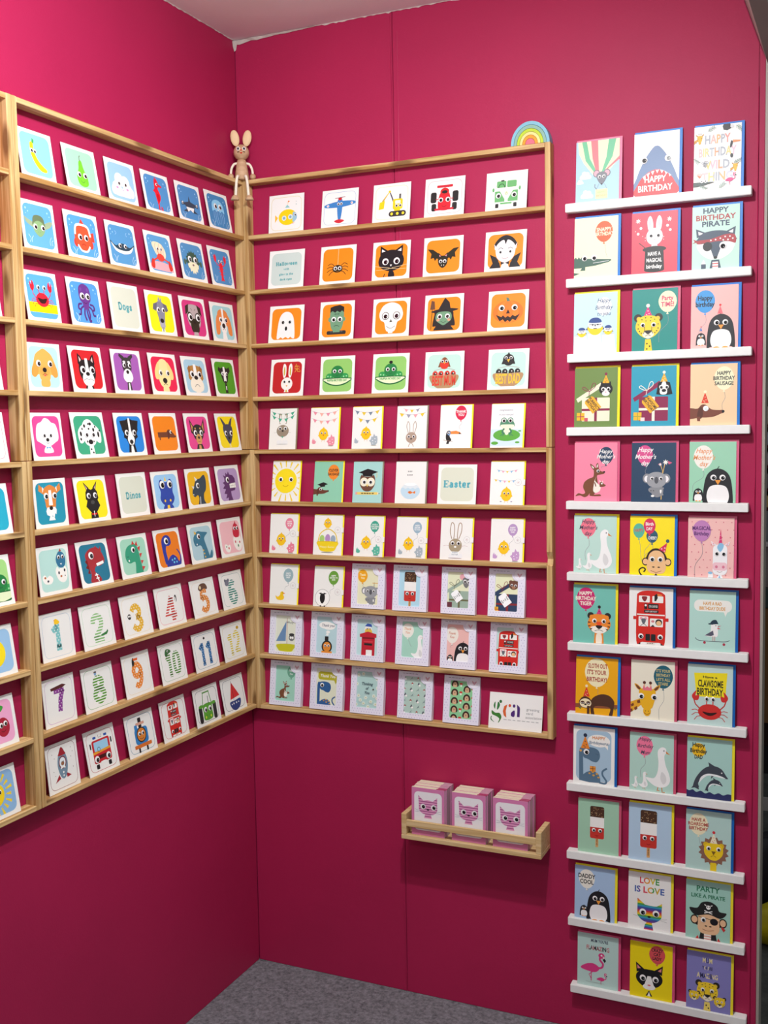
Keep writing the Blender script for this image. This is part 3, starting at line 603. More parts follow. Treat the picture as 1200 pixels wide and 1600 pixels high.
    def m_scr(s, c, x0, x1, y, h, n):
        # lettering too small to read in the photo: a broken line
        x0, x1, y, h, n = float(x0), float(x1), float(y), float(h), int(n); rr = random.Random(n); d = (x1-x0)/n
        for i in range(n): s.poly([(x0+i*d, y-h/2), (x0+(i+.55+.3*rr.random())*d, y-h/2), (x0+(i+.55+.3*rr.random())*d, y+h/2), (x0+i*d, y+h/2)], c)
    def m_gca(s):
        s.cl = (0, 0, 100, 65)
        s.run('e 2f6e3a 21 16 2.6 2.8;s 2f7a3a 11 17 11 30 8 24;s 2f7a3a 16 17 20 22 17 30 14.6 30;s 3a7d2f 5 33 12 37 20 37 24 44 20 53 18 54 20 47 14 43 6 40;s 2f6e3a 6 43 5 48 11 54 4 50 3.6 45;p d9622e 34 20 28 24 26 33 28 40 33 44 33 42 31.4 32;e d9542a 38.6 22 2.4 2.8;e 4a2370 46.6 22 2.5 3;s 4a2370 48 30 42 34 42 40 48 41;p 4a2370 52 19 57 23 58 26 58 41 53 41 53 30')
        for i, wd in enumerate(('greeting', 'card', 'association')): s.do('tn', ['8a8a8a', '4.6', str((82, 76, 84)[i]), str((26, 33, 40)[i]), wd, str((24, 12, 30)[i])])
        s.m_scr('b0b0ae', 28, 97, 47.5, 1.2, 8)
ART = r"""
@L1.0 square card with a yellow banana with eyes on sky blue
b 8cc8f0;s fd2 34 30 38 24 44 26 44 40 52 58 66 70 76 76 72 82 56 80 42 66 34 48;p 4a5 41 26 43 16 48 20 46 27;c c90 .8 40 52 44 55 48 53;y 37 42 4.5 .2 .3;y 46 43 4.5 -.1 .4
@L1.1 square card with a smiling green pear on mint green
b a6dcbc;s 7c3 46 30 54 28 58 44 66 60 66 76 52 82 38 78 34 62 42 46;c 530 1.4 50 29 49 22 52 17;Y 41 58 6 .2 .2;c 383 .8 44 70 50 74 56 70
@L1.2 square card with a white cloud with a face on pale blue
b 9fcbf2;w cloud 50 54 34;Y 39 50 5 .2 .2;c b9c 1 44 61 50 65 56 61;E f9c 33 60 4 2.4
@L1.3 square card with a red seahorse swimming under blue water
b 4f93cb;sea;s e23 46 16 54 14 59 20 60 24 70 27 70 31 59 31 55 36 60 46 61 56 55 66 51 72 51 78 48 78 46 66 43 52 43 38 44 26;c e23 4.5 50 72 49 82 55 87 61 82 57 77;p e23 44 36 36 42 44 48;l e23 2.4 47 16 51 10 56 16;e c12 52 56 5 9;y 53 26 3.6 .3 0
@L1.4 square card with a grey hammerhead shark on dark blue water
b 4a8cc4;sea;p 345 50 30 54 44 74 48 84 44 84 56 70 54 66 66 40 66 30 54 16 56 16 46 30 48 46 44;p w 34 58 66 58 62 70 50 64 38 70;p 345 20 70 36 62 40 70;p 345 80 70 64 62 60 70;Y 21 50 3.4 0 .2
@L1.5 square card with a pale blue jellyfish with trailing tentacles
b 3c86bd;sea;s 8ccdf0 24 50 26 30 40 20 60 20 74 30 76 50 66 46 58 50 50 46 42 50 34 46;C bdf 1 30 50 28 64 32 76;C bdf 1 38 50 36 68 40 84;C bdf 1 46 50 44 66 48 80;Y 40 36 7 .2 .2;p w 47 43 53 43 50 48
@L2.0 square card with an olive green turtle with spread flippers
b 62a8dc;sea;s 9a8 34 46 18 40 8 36 14 48 34 56;s 9a8 66 46 82 38 92 38 86 48 68 56;s 675 32 44 36 32 50 28 64 32 68 44 66 52 34 52;s 8a7 34 48 50 40 66 48 66 62 50 74 34 62;Y 39 54 6 .3 .2;E 675 47 64 .8 .8
@L2.1 square card with an orange clown fish seen from the front
b 55a0dd;sea;p e43 68 40 84 36 84 56 68 54;E e43 28 62 7 9;s e53 50 20 72 36 74 58 62 76 50 80 38 76 26 58 28 36;c w 5 27 46 32 28 50 24 68 28 73 46;c w 4 32 66 40 76 50 78 60 76 68 66;p e43 44 22 50 12 58 22;Y 41 50 6.5 .2 .2;c 911 1 44 66 50 63 56 66
@L2.2 square card with a wide dark blue manta ray with a white belly
b 5499cc;sea;s 245 8 42 26 52 42 46 58 46 74 52 92 44 78 60 56 66 44 66 22 60;s w 12 46 28 58 50 61 72 58 88 48 76 63 56 68 44 68 24 63;Y 41 51 5 .2 .3;C bdf .8 30 20 34 24 30 28
@L2.3 square card with a red hermit crab in a cream spiral shell
b 5aa2d6;sea;s f3b0b8 7 86 14 72 40 68 70 70 93 76 93 88;s f0e6c0 24 26 40 22 60 26 72 40 70 56 58 60 40 56 28 40;C caa 1 40 24 34 34 38 52;c caa 1 52 25 47 38 52 56;c caa 1 62 29 60 44 64 56;e e43 50 58 14 9;l e43 4 38 60 24 66 16 80;l e43 4 62 60 78 66 86 80;s d32 20 62 12 70 10 82 20 86 24 74;s d32 80 62 88 70 90 82 80 86 76 74;l e43 2 44 50 42 40;l e43 2 54 50 55 40;y 42 38 4.2;y 55 38 4.2
@L2.4 square card with a spiky grey puffer fish with a cream belly
b 4d90c5;sea;p 354 50 22 54 28 60 24 62 31 68 29 69 37 75 38 73 45 79 50 73 55 70 66 30 66 27 55 21 50 27 45 25 38 31 37 32 29 38 31 40 24 46 28;p f0ecc8 28 56 40 50 60 50 72 56 70 66 66 64 64 74 58 71 55 79 50 74 45 79 42 71 36 74 34 64 30 66;E 465 18 52 5 7;Y 39 44 7.5 .2 .2;e 866 50 57 4 2.4
@L2.5 square card with a red lobster with raised claws
b 4c8fc6;sea;s e23 46 40 56 40 58 52 55 64 54 76 46 76 45 64 43 52;p e23 46 74 54 74 58 86 50 84 42 86;L e23 2.4 46 48 34 44 27 34;s e23 22 20 27 24 30 18 34 28 30 38 24 36;s e23 78 20 73 24 70 18 66 28 70 38 76 36;l e23 2.4 54 48 66 44 73 34;L e23 1.3 44 56 36 54;L e23 1.3 45 62 37 63;L e23 1.3 46 68 39 71;Y 44 36 4 .2 .2
@L3.0 square card with a laughing red crab on yellow sand
b 58a6e2;sea;p fe0 7 66 93 68 93 87 7 87;L d22 2 34 60 24 48 23 36;L d22 1.4 32 62 22 58 17 66;L d22 1.4 34 66 24 64 20 72;L d22 1.4 36 70 28 70 25 76;s e23 18 22 22 30 25 20 30 32 25 42 18 38;s e23 82 22 78 30 75 20 70 32 75 42 82 38;e e23 50 60 19 15;s 311 36 56 50 58 64 56 58 66 50 68 42 66;L d22 2 43 48 42 38;Y 41 34 5 .1 .2
@L3.1 square card with a purple octopus dangling its arms
b 4f99d8;sea;C 527 4 44 56 34 62 30 74 24 74;C 527 4 46 58 42 74 46 86;C 527 4 38 52 28 54 26 62 31 64;c 527 4 50 60 52 76 56 88 60 84;s 638 32 30 36 16 50 10 64 16 68 30 66 44 60 50 56 62 44 62 40 50 34 44;Y 42 36 7 .2 .2;c 311 1 44 48 50 51 56 48;E 749 40 22 3 4
@L3.2 square title card printed Dogs on pale grey green
b d9dcca;ts 5aa9ae 15 50 48 Dogs
@L3.3 square card with a shaggy grey lurcher dog on bright yellow
b fe1;s 889 34 34 42 22 58 22 66 34 62 56 58 72 42 72 38 56;P 667 40 24 26 28 22 40 32 44 37 34;p 99a 44 20 48 10 52 18 58 12 57 22;p aab 42 62 58 62 60 76 54 82 46 82 40 76;e k 50 64 7 5;Y 41 40 5.6 .2 .2;p w 45 82 55 82 57 88 43 88;p 99a 46 78 54 78 52 88 48 88
@L3.4 square card with a beige pug with a black muzzle on bright pink
b d6307c;s baa 24 34 34 18 66 18 76 34 74 60 60 72 40 72 26 60;P 221 34 16 20 22 18 42 30 34;S 332 24 44 32 34 44 40 44 54 32 60;s 221 34 60 42 50 58 50 66 60 64 78 50 82 36 78;Y 35 46 8.5 .2 .1;C 543 1.2 40 26 46 30;e 000 50 58 5 3;p baa 42 80 58 80 60 88 40 88
@L3.5 square card with a tan and white spaniel with long ears
b a6d6dc;s ea8a45 28 26 40 16 60 16 72 26 72 52 28 52;S ea8a45 28 28 18 44 16 74 30 74 34 56 34 36;s w 46 14 54 14 54 34 62 52 60 68 50 72 40 68 38 52 46 34;e k 50 54 7 6;Y 39 40 6.5 .2 .1;c 533 1 44 64 50 61 56 64;p w 43 70 57 70 60 88 40 88
@L4.0 square card with a fluffy golden puppy on pale aqua
b b5e2e6;s e9ae55 18 44 26 24 42 14 50 11 60 15 74 25 84 46 88 62 80 70 68 64 64 74 50 78 36 74 32 64 20 70 12 62;S dd9c45 26 36 14 50 12 66 22 70 31 60 32 46;s e9ae55 40 72 60 72 62 88 38 88;e d9a04a 50 58 15 10;e k 50 55 6 5;c 822 1.2 44 65 50 62 56 65;e e55 50 66 3 2;Y 33 42 7 .2 .1
@L4.1 square card with a black and white Boston terrier on red
b d01f26;P k 26 14 34 20 42 34 30 44 24 34;P f4c9c0 29 20 34 26 36 34 30 38;s k 26 40 36 28 64 28 74 40 74 58 64 70 36 70 26 58;p w 46 24 54 24 55 52 45 52;s w 34 60 44 50 56 50 66 60 66 74 50 84 34 74;e k 50 56 6 4;Y 36 48 8 .2 .1;C 444 1 34 70 44 66 50 68;p w 44 80 56 80 58 88 42 88;P k 40 80 44 80 42 88 36 88
@L4.2 square card with a grey bearded schnauzer on purple
b a55cb0;P 333 38 24 26 14 28 8 42 14 46 20;s 333 38 18 62 18 66 34 60 48 40 48 34 34;s w 36 50 44 42 56 42 64 50 66 62 58 70 50 72 42 70 34 62;E ddd 42 26 5 2.4;e k 50 48 5 4;Y 41 33 5.5 .2 .2;p 333 44 70 56 70 58 88 42 88;p w 48 72 52 72 53 88 47 88
@L4.3 square card with a pale yellow labrador on raspberry red
b e8204e;s f6e2a0 30 30 40 14 60 14 70 30 72 56 62 74 38 74 28 56;S f0d88c 34 18 18 38 18 56 30 56 34 40;s f6e2a0 42 72 58 72 60 88 40 88;e k 50 60 8 6;Y 37 43 6.5 .2 .1;c 533 1.2 42 70 50 67 58 70
@L4.4 square card with a brown and white bulldog on pale blue
b a9cfe0;s b5813c 24 34 34 22 66 22 76 34 76 56 24 56;P a0692c 30 20 20 28 22 40 32 34;p w 45 18 55 18 57 46 43 46;s f4ead6 24 62 40 46 60 46 76 62 74 78 60 84 40 84 26 78;e k 50 50 8 5;Y 35 42 8 .2 .1;C 444 1.2 40 72 46 67 50 66;p f4ead6 42 82 58 82 60 88 40 88
@L4.5 square card with a black and white collie on leaf green
b 4f9e22;P 222 40 28 26 20 22 30 34 40;s 222 36 24 64 24 66 42 58 60 42 60 34 42;p w 46 20 54 20 56 56 50 66 44 56;e k 50 60 5 4;Y 41 38 5 .2 .2;p 222 46 64 54 64 56 88 44 88;p w 48 70 52 70 52 80 48 80
@L5.0 square card with a fluffy white bichon dog on hot pink
b f04a96;s w 16 44 22 26 36 20 46 12 58 14 68 22 80 26 86 44 84 60 74 66 62 72 50 76 38 72 26 66 16 60;s w 42 74 58 74 64 88 36 88;e k 50 60 5 4;Y 40 50 5.5 .2 .2;c 444 1 46 66 50 68 54 66;P 49d 50 77 44 75 44 80
@L5.1 square card with a spotty white Dalmatian on emerald green
b 3aa57d;s w 30 30 42 16 58 16 70 30 70 54 60 68 40 68 30 54;S w 32 26 16 40 18 62 30 60 33 44;e k 38 28 3 3.5;e k 56 24 4 3;e k 50 34 2.4 2;e k 64 36 3 4;e k 24 44 3 5;e k 77 46 3 6;e k 22 55 2.4 3;e k 40 60 2 2.4;e k 60 60 2 1.6;e k 30 34 2 2.4;e k 70 30 2 2.4;e k 82 38 2.4 2;e k 50 24 2 2;e k 50 61 7 5;Y 40 46 6 .2 .1;p w 44 66 56 66 58 88 42 88;e k 48 76 2.4 2;e k 53 83 2.4 2
@L5.2 square card with a black and white border collie on bright blue
b 1f84d8;P k 36 16 18 18 24 38 36 40;p k 32 18 50 12 68 18 72 34 78 36 72 46 74 54 66 58 60 70 50 76 40 70 34 58 26 54 28 46 22 36 28 34;s w 47 14 53 14 54 40 62 60 50 74 38 60 46 40;e k 50 64 6 5;Y 37 44 6.5 .2 .1;p k 40 70 60 70 64 88 36 88;p w 47 72 53 72 56 88 44 88
@L5.3 square card with a brown dachshund seen side on, on orange
b f08413;p 6f3a24 22 44 62 44 62 60 58 60 58 56 30 56 30 62 26 62 26 56 22 56;s 6f3a24 56 44 64 38 74 42 84 50 88 56 78 57 64 56 58 54;s 522 60 42 66 46 64 58 59 56;e k 88 54 1.8 1.8;y 71 44 4 .3 0
@L5.4 square card with a black and tan chihuahua with tall ears on pink
b e5458d;P 222 36 34 20 12 22 46 32 52;P d29a5a 34 36 24 22 26 44;s 222 30 34 50 26 70 34 70 54 58 66 42 66 30 54;e d29a5a 50 62 12 13;E d29a5a 40 36 3 2.4;e k 50 58 4.5 3.4;Y 38 47 7 .2 .1;p 222 40 74 60 74 66 88 34 88;p d29a5a 46 76 54 76 56 88 44 88;c 533 1 45 66 50 68 55 66
@L5.5 square card with a charcoal pointed eared puppy on yellow
b fbdc12;P 445 34 36 22 10 30 14 46 30;s 445 30 34 44 28 56 28 70 34 70 52 60 70 50 80 40 70 30 52;e k 50 63 5 4;Y 38 51 6.5 .2 .1;C w 1 50 76 48 82 46 88
@L6.0 square card with a tan wire fox terrier with white muzzle on teal
b 1c93ae;P e0883c 36 24 18 10 16 24 30 32;P w 34 22 28 16 28 28;s e0883c 30 24 44 14 56 14 70 24 66 50 62 62 38 62 34 50;p w 46 24 54 24 56 56 44 56;p w 38 60 62 60 66 66 64 76 60 74 58 82 52 78 48 82 42 78 36 76 34 68;e k 50 62 5.5 4.4;Y 37 36 7 .2 .1;p w 44 80 56 80 60 88 40 88
@L6.1 square card with a black scottie dog on yellow
b fbe216;P k 38 34 28 10 44 24;P caa 37 28 32 16 41 26;p k 32 32 40 24 50 28 60 24 68 32 70 46 66 50 72 62 64 70 56 78 44 78 36 70 28 62 34 50 30 46;e 444 50 54 6 4;Y 40 40 6 .2 .1;p k 40 76 60 76 62 88 38 88;p d22 42 77 58 77 58 80 42 80;p w 49 72 51 72 51 84 49 84
@L6.2 square title card printed Dinos on pale grey green
b d9dcca;ts 5aa9ae 14 50 48 Dinos
@L6.3 square card with a royal blue horned dinosaur face on pale blue
b 9ccbf0;s 2745a5 24 30 32 18 44 24 56 24 68 18 76 30 72 46 76 62 66 74 50 78 34 74 24 62 28 46;p fc3 46 22 50 12 54 22;E 1d3588 38 64 4 3;E fc3 40 66 3 3;Y 36 30 9 .2 .1;s 2745a5 38 74 62 74 68 88 32 88;p fc3 46 76 54 76 56 88 44 88
@L6.4 square card with a dark slate dinosaur in profile on mustard yellow
b efb516;s 2f4152 30 40 40 26 56 24 74 16 80 30 76 50 66 60 64 74 70 88 40 88 44 70 40 62 28 66 20 58 24 46;p ddd 38 30 34 18 46 26;p ddd 26 48 20 40 30 42;e w 24 60 1.6 1.6;y 44 40 6.5 .2 0;l w 2 50 66 46 88
@L6.5 square card with a purple toothy dinosaur in profile on lilac
b b598c6;p 5b2f68 34 30 30 22 40 26 42 16 48 22 54 14 58 22 70 24 78 32 78 42 52 44 52 54 76 54 72 60 54 62 54 72 60 88 36 88 40 76 28 78 36 68 24 66 34 56 22 54 32 46 24 40 33 38;p w 52 44 78 42 78 54 52 54;l 999 .8 52 49 78 48;l 999 .8 58 44 58 54;l 999 .8 65 44 65 54;l 999 .8 72 43 72 54;y 46 34 7 .2 .1
@L7.0 square card with a blue baby dinosaur hatching from a speckled egg
b b9dfd6;s f8f4ec 54 54 60 46 66 52 72 46 78 52 84 47 90 56 88 74 78 82 64 78 56 66;s 2d7296 58 30 66 16 74 14 84 20 88 34 84 46 72 50 62 44;p b43 70 14 74 7 78 14;s f8f4ec 12 64 20 60 26 66 34 62 44 70 38 80 22 80 14 74;e 334 64 60 2.6 3.4;e 334 82 56 2.6 3.4;e b63 70 68 3 2.4;e 334 82 68 1.6 1.6;e b63 20 66 3 2.4;e 334 28 74 3 2.4;y 67 26 4.4 -.2 .3;y 79 26 4.4 -.2 .3;p w 70 40 73 44 76 40
@L7.1 square card with a dark red tyrannosaur on deep teal
b 1d7490;s a62a33 24 30 40 18 62 16 74 24 82 40 80 50 66 56 52 56 46 66 58 76 62 88 30 88 34 70 28 50;p a62a33 56 20 60 12 66 18;p a62a33 70 22 76 15 77 26;p w 54 50 78 46 78 52 56 56;L a11 .9 0 0 0 0;p 711 28 40 20 42 26 50 20 56 28 60 24 68 32 70;l w 2.6 48 70 54 88;l w 2.6 44 74 54 74;l w 2.4 46 81 56 81;y 42 32 8 .2 .1
@L7.2 square card with a green dinosaur with red spines on mint
b a3d6bd;s 2f9a77 20 40 28 26 44 20 60 22 66 36 68 56 72 88 48 88 50 66 48 58 32 60 22 54;p c33 46 21 50 12 56 20;p c33 57 22 64 14 66 26;p c33 64 29 74 26 69 38;p c33 67 42 77 42 70 52;p c33 69 57 79 58 71 66;p c33 70 70 81 72 72 80;e w 30 54 2.4 2.4;c 154 1 24 44 28 46 32 44;y 48 32 6.5 .2 .1
@L7.3 square card with a dark blue long necked dinosaur on orange
b e97b16;s 25379a 26 30 34 18 48 14 60 20 62 34 52 40 42 40 38 52 40 74 30 82 26 60;s 25379a 34 88 44 70 60 62 74 68 82 80 88 70 84 58 78 50 86 54 92 66 90 82 82 88;e 68c8e8 56 74 3 2.4;e 68c8e8 66 72 3 2.6;e 68c8e8 62 80 3 2.4;e 68c8e8 72 80 2.4 2.4;y 44 28 8 .3 .1;e 113 56 28 1 1.2
@L7.4 square card with a teal dinosaur with yellow spots on pale grey blue
b b0cfd8;s 33758f 18 40 22 28 38 18 54 20 78 24 66 32 62 40 68 60 74 88 50 88 50 66 44 52 24 52;p e8b83c 26 26 24 16 34 22;E e8b83c 44 60 0 0;e e8b83c 52 64 2.4 2;e e8b83c 54 72 2.4 2;e e8b83c 56 80 2.4 2;s 33758f 70 88 78 74 86 66 88 74 82 88;e w 30 48 2 2;y 40 30 6.5 .2 .1
@L7.5 square card with a red baby dinosaur hatching from a white egg on pink
b f3bcc2;s f8f4ec 58 50 64 44 70 49 76 44 82 49 88 45 92 56 90 72 80 80 66 76 58 64;s c9213e 60 32 66 18 74 14 84 20 88 32 84 46 72 48 62 44;p c9213e 72 14 75 8 78 14;s f8f4ec 18 62 26 60 32 64 40 62 42 72 34 80 22 76;e c24 66 58 2.4 3.4;e 586 76 68 2.6 3.4;e c24 84 60 2.4 3;e 586 25 66 2.4 2;e c24 34 70 2.4 3;y 69 26 4.4 .3 .1;y 80 26 4.4 .3 .1
@L8.0 square number card with a spotty aqua 1 topped by a yellow duckling
o bcd;num d 7fc4c4 54 50 51 1;s fc2 44 22 47 15 53 16 60 22 57 26 46 26;p e83 46 16 42 18 47 19
@L8.1 square number card with a striped green 2 and a small crocodile
o bdb;num h 8cc07a 54 50 51 2;p 2f7a3a 56 66 74 62 78 58 80 62 76 66 74 68 58 69
@L8.2 square number card with a spotty mustard 3 and a tiny owl
o edb;num d e8b42c 54 50 51 3;e 333 26 46 6 6;e w 24 45 2.2 2.2;e w 28.6 45 2.2 2.2
@L8.3 square number card with a striped red 4 and a small penguin
o e9a;num h d0423a 54 50 51 4;e 222 72 30 4 8;e w 71 32 2 6
@L8.4 square number card with a spotty orange 5 and a brown sloth
o edc;num d e0862a 54 50 51 5;s 643 32 22 42 12 62 12 70 22 66 27 56 24 46 27 38 28;e e8d8b0 41 20 4 4;e 222 40 20 1 1
@L8.5 square number card with a striped teal 6 and a grey koala
o 9bb;num h 2f8a7a 54 50 51 6;e 778 30 26 9 8;E bbb 0 0 0 0;e 667 24 20 4 4;e 667 38 20 4 4
@L9.0 square number card with a spotty purple 7 under a dachshund
o c9c;num d 8a3a92 54 50 51 7;p 522 24 22 62 18 74 22 62 26 26 28
@L9.1 square number card with a striped green 8
o 8b8;num h 5a9e2f 54 50 51 8;e 8ac 44 16 4 5;p 654 40 12 48 12 48 15 40 15
@L9.2 square number card with a spotty orange 9 and a toucan
o edb;num d ef8a2e 54 50 51 9;s 222 36 16 42 10 44 24 36 30;p e62 40 12 58 12 56 18 42 17
@L9.3 square number card with a striped green 10 beside a crocodile
o 9b9;num h 4f8f2a 54 51 51 10;s 363 24 24 30 14 44 16 48 22 36 26 28 32;y 36 19 2.6
@L9.4 square number card with a spotty blue 11
o 8ab;num d 2a6fa8 54 51 51 11;e 222 50 16 4 3
@L9.5 square number card with a striped yellow 12 with a bee
o dc9;num h e4cf3a 54 51 51 12;e e8b81c 76 16 6 4;l 222 1.2 74 12 74 20;l 222 1.2 78 12 78 20
@L10.0 square card with a grey and red space rocket among dots
o 8a2a3c;p a22430 36 70 22 86 40 80;p a22430 58 70 74 80 60 82;s 7590a2 50 12 62 30 66 52 60 74 50 82 40 74 34 52 38 30;s a22430 50 12 59 24 61 30 39 30 41 24;e 7a2436 50 46 12 14;e e8f0f2 50 46 9.6 11.4;p w 44 54 56 54 58 60 50 58 42 60;e 964 50 48 5 5;e w 50 68 2.4 2.4;e w 50 75 2 2;e 765 20 22 1 1;e 765 26 32 1 1;e 765 80 20 1 1;e 765 84 30 1 1;e 765 78 40 1 1;e 765 20 60 1 1;e 765 82 64 1 1;e 765 24 70 1 1;y 48 44 1.8;y 52.4 44 1.8
@L10.1 square card with a red fire engine seen from the front
o b33;r c8202c 22 24 80 74 5;r 9fd0ea 28 28 74 48 2;p e8a02c 22 49 80 46 80 51 22 54;r k 26 76 36 86 2;r k 66 76 76 86 2;r 25a 28 16 38 21 1;r 25a 64 16 74 21 1;l 555 1 46 14 46 20 56 20 56 14;r k 15 28 19 40 1;r k 83 28 87 40 1;r 411 38 58 64 66 1;Y 31 65 7.5 .2 .2;e k 42 45 5 5;e 9fd0ea 42 45 4 4;r w 42 72 60 76 1
@L10.2 square card with a blue steam engine with an orange face
o 38a;r 2f7fc0 28 34 74 70 8;r k 45 12 56 34 2;r d8a08a 36 22 66 28 2;r 2f7fc0 30 26 40 40 2;e k 51 50 17 17;e d9822e 51 50 14.6 14.6;r d9722a 22 70 82 78 2;r k 34 78 40 88 1;r k 62 78 68 88 1;E d9722a 26 74 4 4;Y 44 47 4.6 .2 .1;c 622 1.2 44 57 51 60 58 57
@L10.3 square card with a red double decker bus seen from the front
o c34;bus 50 46 1
@L10.4 square card with a green tractor with big black wheels
o 333;l 4a8f2a 3 36 14 64 14;L 4a8f2a 2.4 38 14 32 44;r 222 14 44 28 82 5;r 222 72 44 86 82 5;s 5aa22e 34 42 66 42 68 60 66 78 34 78 32 60;E 5aa22e 24 44 9 4;l 333 2 56 42 56 24;E cd3 40 72 3 3;L 3a7f1a 2 44 66 44 76;Y 41 54 6.4 .2 .2
@L10.5 square card with a red and navy sailing boat
o 446;p d8232a 46 14 74 52 32 56;l 222 1.2 47 12 47 62;s 263a7a 28 62 50 61 76 60 72 76 58 84 44 84 32 76;p 263a7a 28 62 76 60 75 66 29 67;e w 36 68 2 2;E w 44 67 2.4 2.6;e w 66 67 2 2
@B1.0 square card with a yellow submarine outlined in gold
o e0cf8a;p 9cc 46 34 52 26 60 34;l fb3 1 54 26 54 18;p e84 54 16 60 18 54 21;p fb3 18 50 26 58 18 70;e f6d40c 54 58 26 20;s 9bc5d8 70 46 80 52 80 64 70 72 68 60;e d9e8ea 44 60 6.5 6.5;e d9e8ea 62 58 6.5 6.5;e 8ab 44 60 3.6 3.6;e 8ab 62 58 3.6 3.6;y 76 54 3.4 .2 0;e 9bb 78 20 1 1;e 9bb 78 27 1.4 1.4;c e9b 1 66 74 70 76 74 72
@B1.1 square card with a blue propeller plane seen from below
o 8ab4d8;s 3c82c4 12 36 50 30 88 32 90 40 54 46 46 46 10 44;s 3c82c4 44 26 56 26 57 50 53 78 47 78 43 50;s d02a3a 36 80 50 76 64 80 50 86;e c22 50 24 5 4;l 845 1.6 36 22 64 20;e w 17 40 3.4 3;e d33 17 40 1.6 1.5;e w 83 37 3.4 3;e d33 83 37 1.6 1.5;Y 46 37 3.6 .1 .2
@B1.2 square card with a yellow digger with a long arm
o e8d88a;l 445 4 58 52 44 20 26 44;l f0c81c 2 44 20 26 44;p f5d21a 18 46 32 42 30 62 16 64;e f5d21a 44 20 3 3;r f5d21a 54 40 80 66 4;r dfeef0 60 44 74 52 1;r 555 70 28 75 40 1;r 333 44 70 90 84 7;e fd3 52 77 3.6 3.6;e fd3 67 77 3.6 3.6;e fd3 82 77 3.6 3.6;r f5d21a 58 66 74 70 0;y 64 57 4;y 74 57 4
@B1.3 square card with a red racing car with black tyres
o d8939c;r cc2233 30 18 70 24 2;l cc2233 2 50 22 50 34;r 222 15 34 30 60 5;r 222 70 34 85 60 5;r 222 18 62 30 80 4;r 222 70 62 82 80 4;s d8202f 40 36 60 36 66 60 62 78 38 78 34 60;e c22 50 34 11 9;e 222 50 35 7 4;l cc2233 2 28 52 72 52;r cc2233 26 74 74 79 2;Y 41 54 6 .2 .1;c 711 1 44 68 50 71 56 68
@B1.4 square card with a green and white camper van
o bcd0c4;s f2f2ea 22 30 28 18 50 15 72 18 78 30 80 74 20 74;r 69b06c 26 22 49 38 3;r 69b06c 51 22 74 38 3;P 69b06c 22 46 34 46 46 66 46 72 22 72;s f2f2ea 36 44 50 62 64 44;e b9c98a 50 52 4 4;e f2f2ea 50 52 2.6 2.6;l b9c98a 1 50 49 48.4 54 50 51.4 51.6 54 50 49;r 69b06c 36 74 64 78 1;E 69b06c 18 42 2.6 5;r 222 24 76 32 86 2;r 222 68 76 76 86 2;c 232 1.4 30 38 34 30 42 30 46 38;r 222 36 20 44 23 1;Y 31 57 6.4 .2 .2
@B2.0 square title card printed Halloween with glow to the dark eyes
b ccd9d2;ts 4fa3a8 9 50 34 Halloween;ts 4fa3a8 5.4 50 48 with;ts 4fa3a8 5.4 50 61 glow_to_the;ts 4fa3a8 5.4 50 74 dark_eyes
@B2.1 square card with a black spider hanging on a thread on orange
b f08a14;l fda 1 50 7 50 50;C 221 1.6 42 54 32 46 22 50;C 221 1.6 42 58 30 54 20 58;C 221 1.6 42 62 30 62 20 68;C 221 1.6 44 65 34 68 26 76;e 221 50 60 14 10;Y 44 59 5 .3 .1;c a60 1 46 66 50 67 54 66
@B2.2 square card with a black cat face on orange
b f08a14;P k 20 34 20 10 42 24;P eee 24 26 24 18 34 24;s k 16 46 24 30 40 22 60 22 76 30 84 46 80 62 64 72 50 74 36 72 20 62;p w 47 58 53 58 50 63;C fda .8 46 66 30 64 8 60;C fda .8 46 68 30 70 10 70;c fda 1 44 66 50 68 56 66;s k 46 74 56 74 60 88 44 88;l k 2 32 88 34 80;Y 35 50 8.5 .1 .1
@B2.3 square card with a black flying bat on orange
b f08a14;P 221 44 56 34 52 30 58 26 50 18 52 20 40 10 28 24 30 38 40 46 46;P 221 40 52 38 38 48 48;P f0a0b0 42 51 40 43 47 49;s 221 38 52 50 46 62 52 60 68 50 76 40 68;Y 45 60 4.4 .1 .1;p w 46 68 47 72 48 68;p w 52 68 53 72 54 68
@B2.4 square card with a pale vampire with a black cape on orange
b f08a14;P k 12 54 28 62 34 70 36 88 12 88 20 76;P k 36 74 14 84 14 88 40 88;s k 24 40 30 20 50 10 70 20 76 40;P f3e8ea 24 44 22 30 30 42;s f3e8ea 26 48 28 34 38 24 46 22 50 32 54 22 62 24 72 34 74 48 68 66 50 76 32 66;p w 44 76 56 76 60 88 40 88;P k 50 77 40 73 40 81;C 333 1.2 32 44 38 40 44 43;y 38 50 4.4 .1 .1;y 62 50 4.4 .1 .1;c 844 .9 42 64 50 66 58 64
@B3.0 square card with a white ghost on orange
b f08a14;s f4f0ee 24 82 28 40 36 22 50 16 64 22 72 40 76 82 70 86 64 82 58 86 50 82 42 86 36 82 30 86;e k 50 60 3.6 5.6;Y 40 43 6.4 .2 .1
@B3.1 square card with a green faced stitched monster on orange
b f08a14;r 2b2b2b 22 78 78 88 4;p 6f9a78 40 74 60 74 60 82 40 82;s 6f9a78 32 24 50 20 68 24 70 50 64 74 50 78 36 74 30 50;p 222 30 30 30 16 42 12 58 10 70 16 70 30 64 25 58 30 50 25 44 30 36 25;E 6f9a78 29 48 4 6;E 555 35 80 4 2;l 354 1.4 42 34 58 34;L 354 1 46 31 46 37;Y 41 48 7 .1 .1;c 243 1.2 42 66 50 64 58 67
@B3.2 square card with a white skull on orange
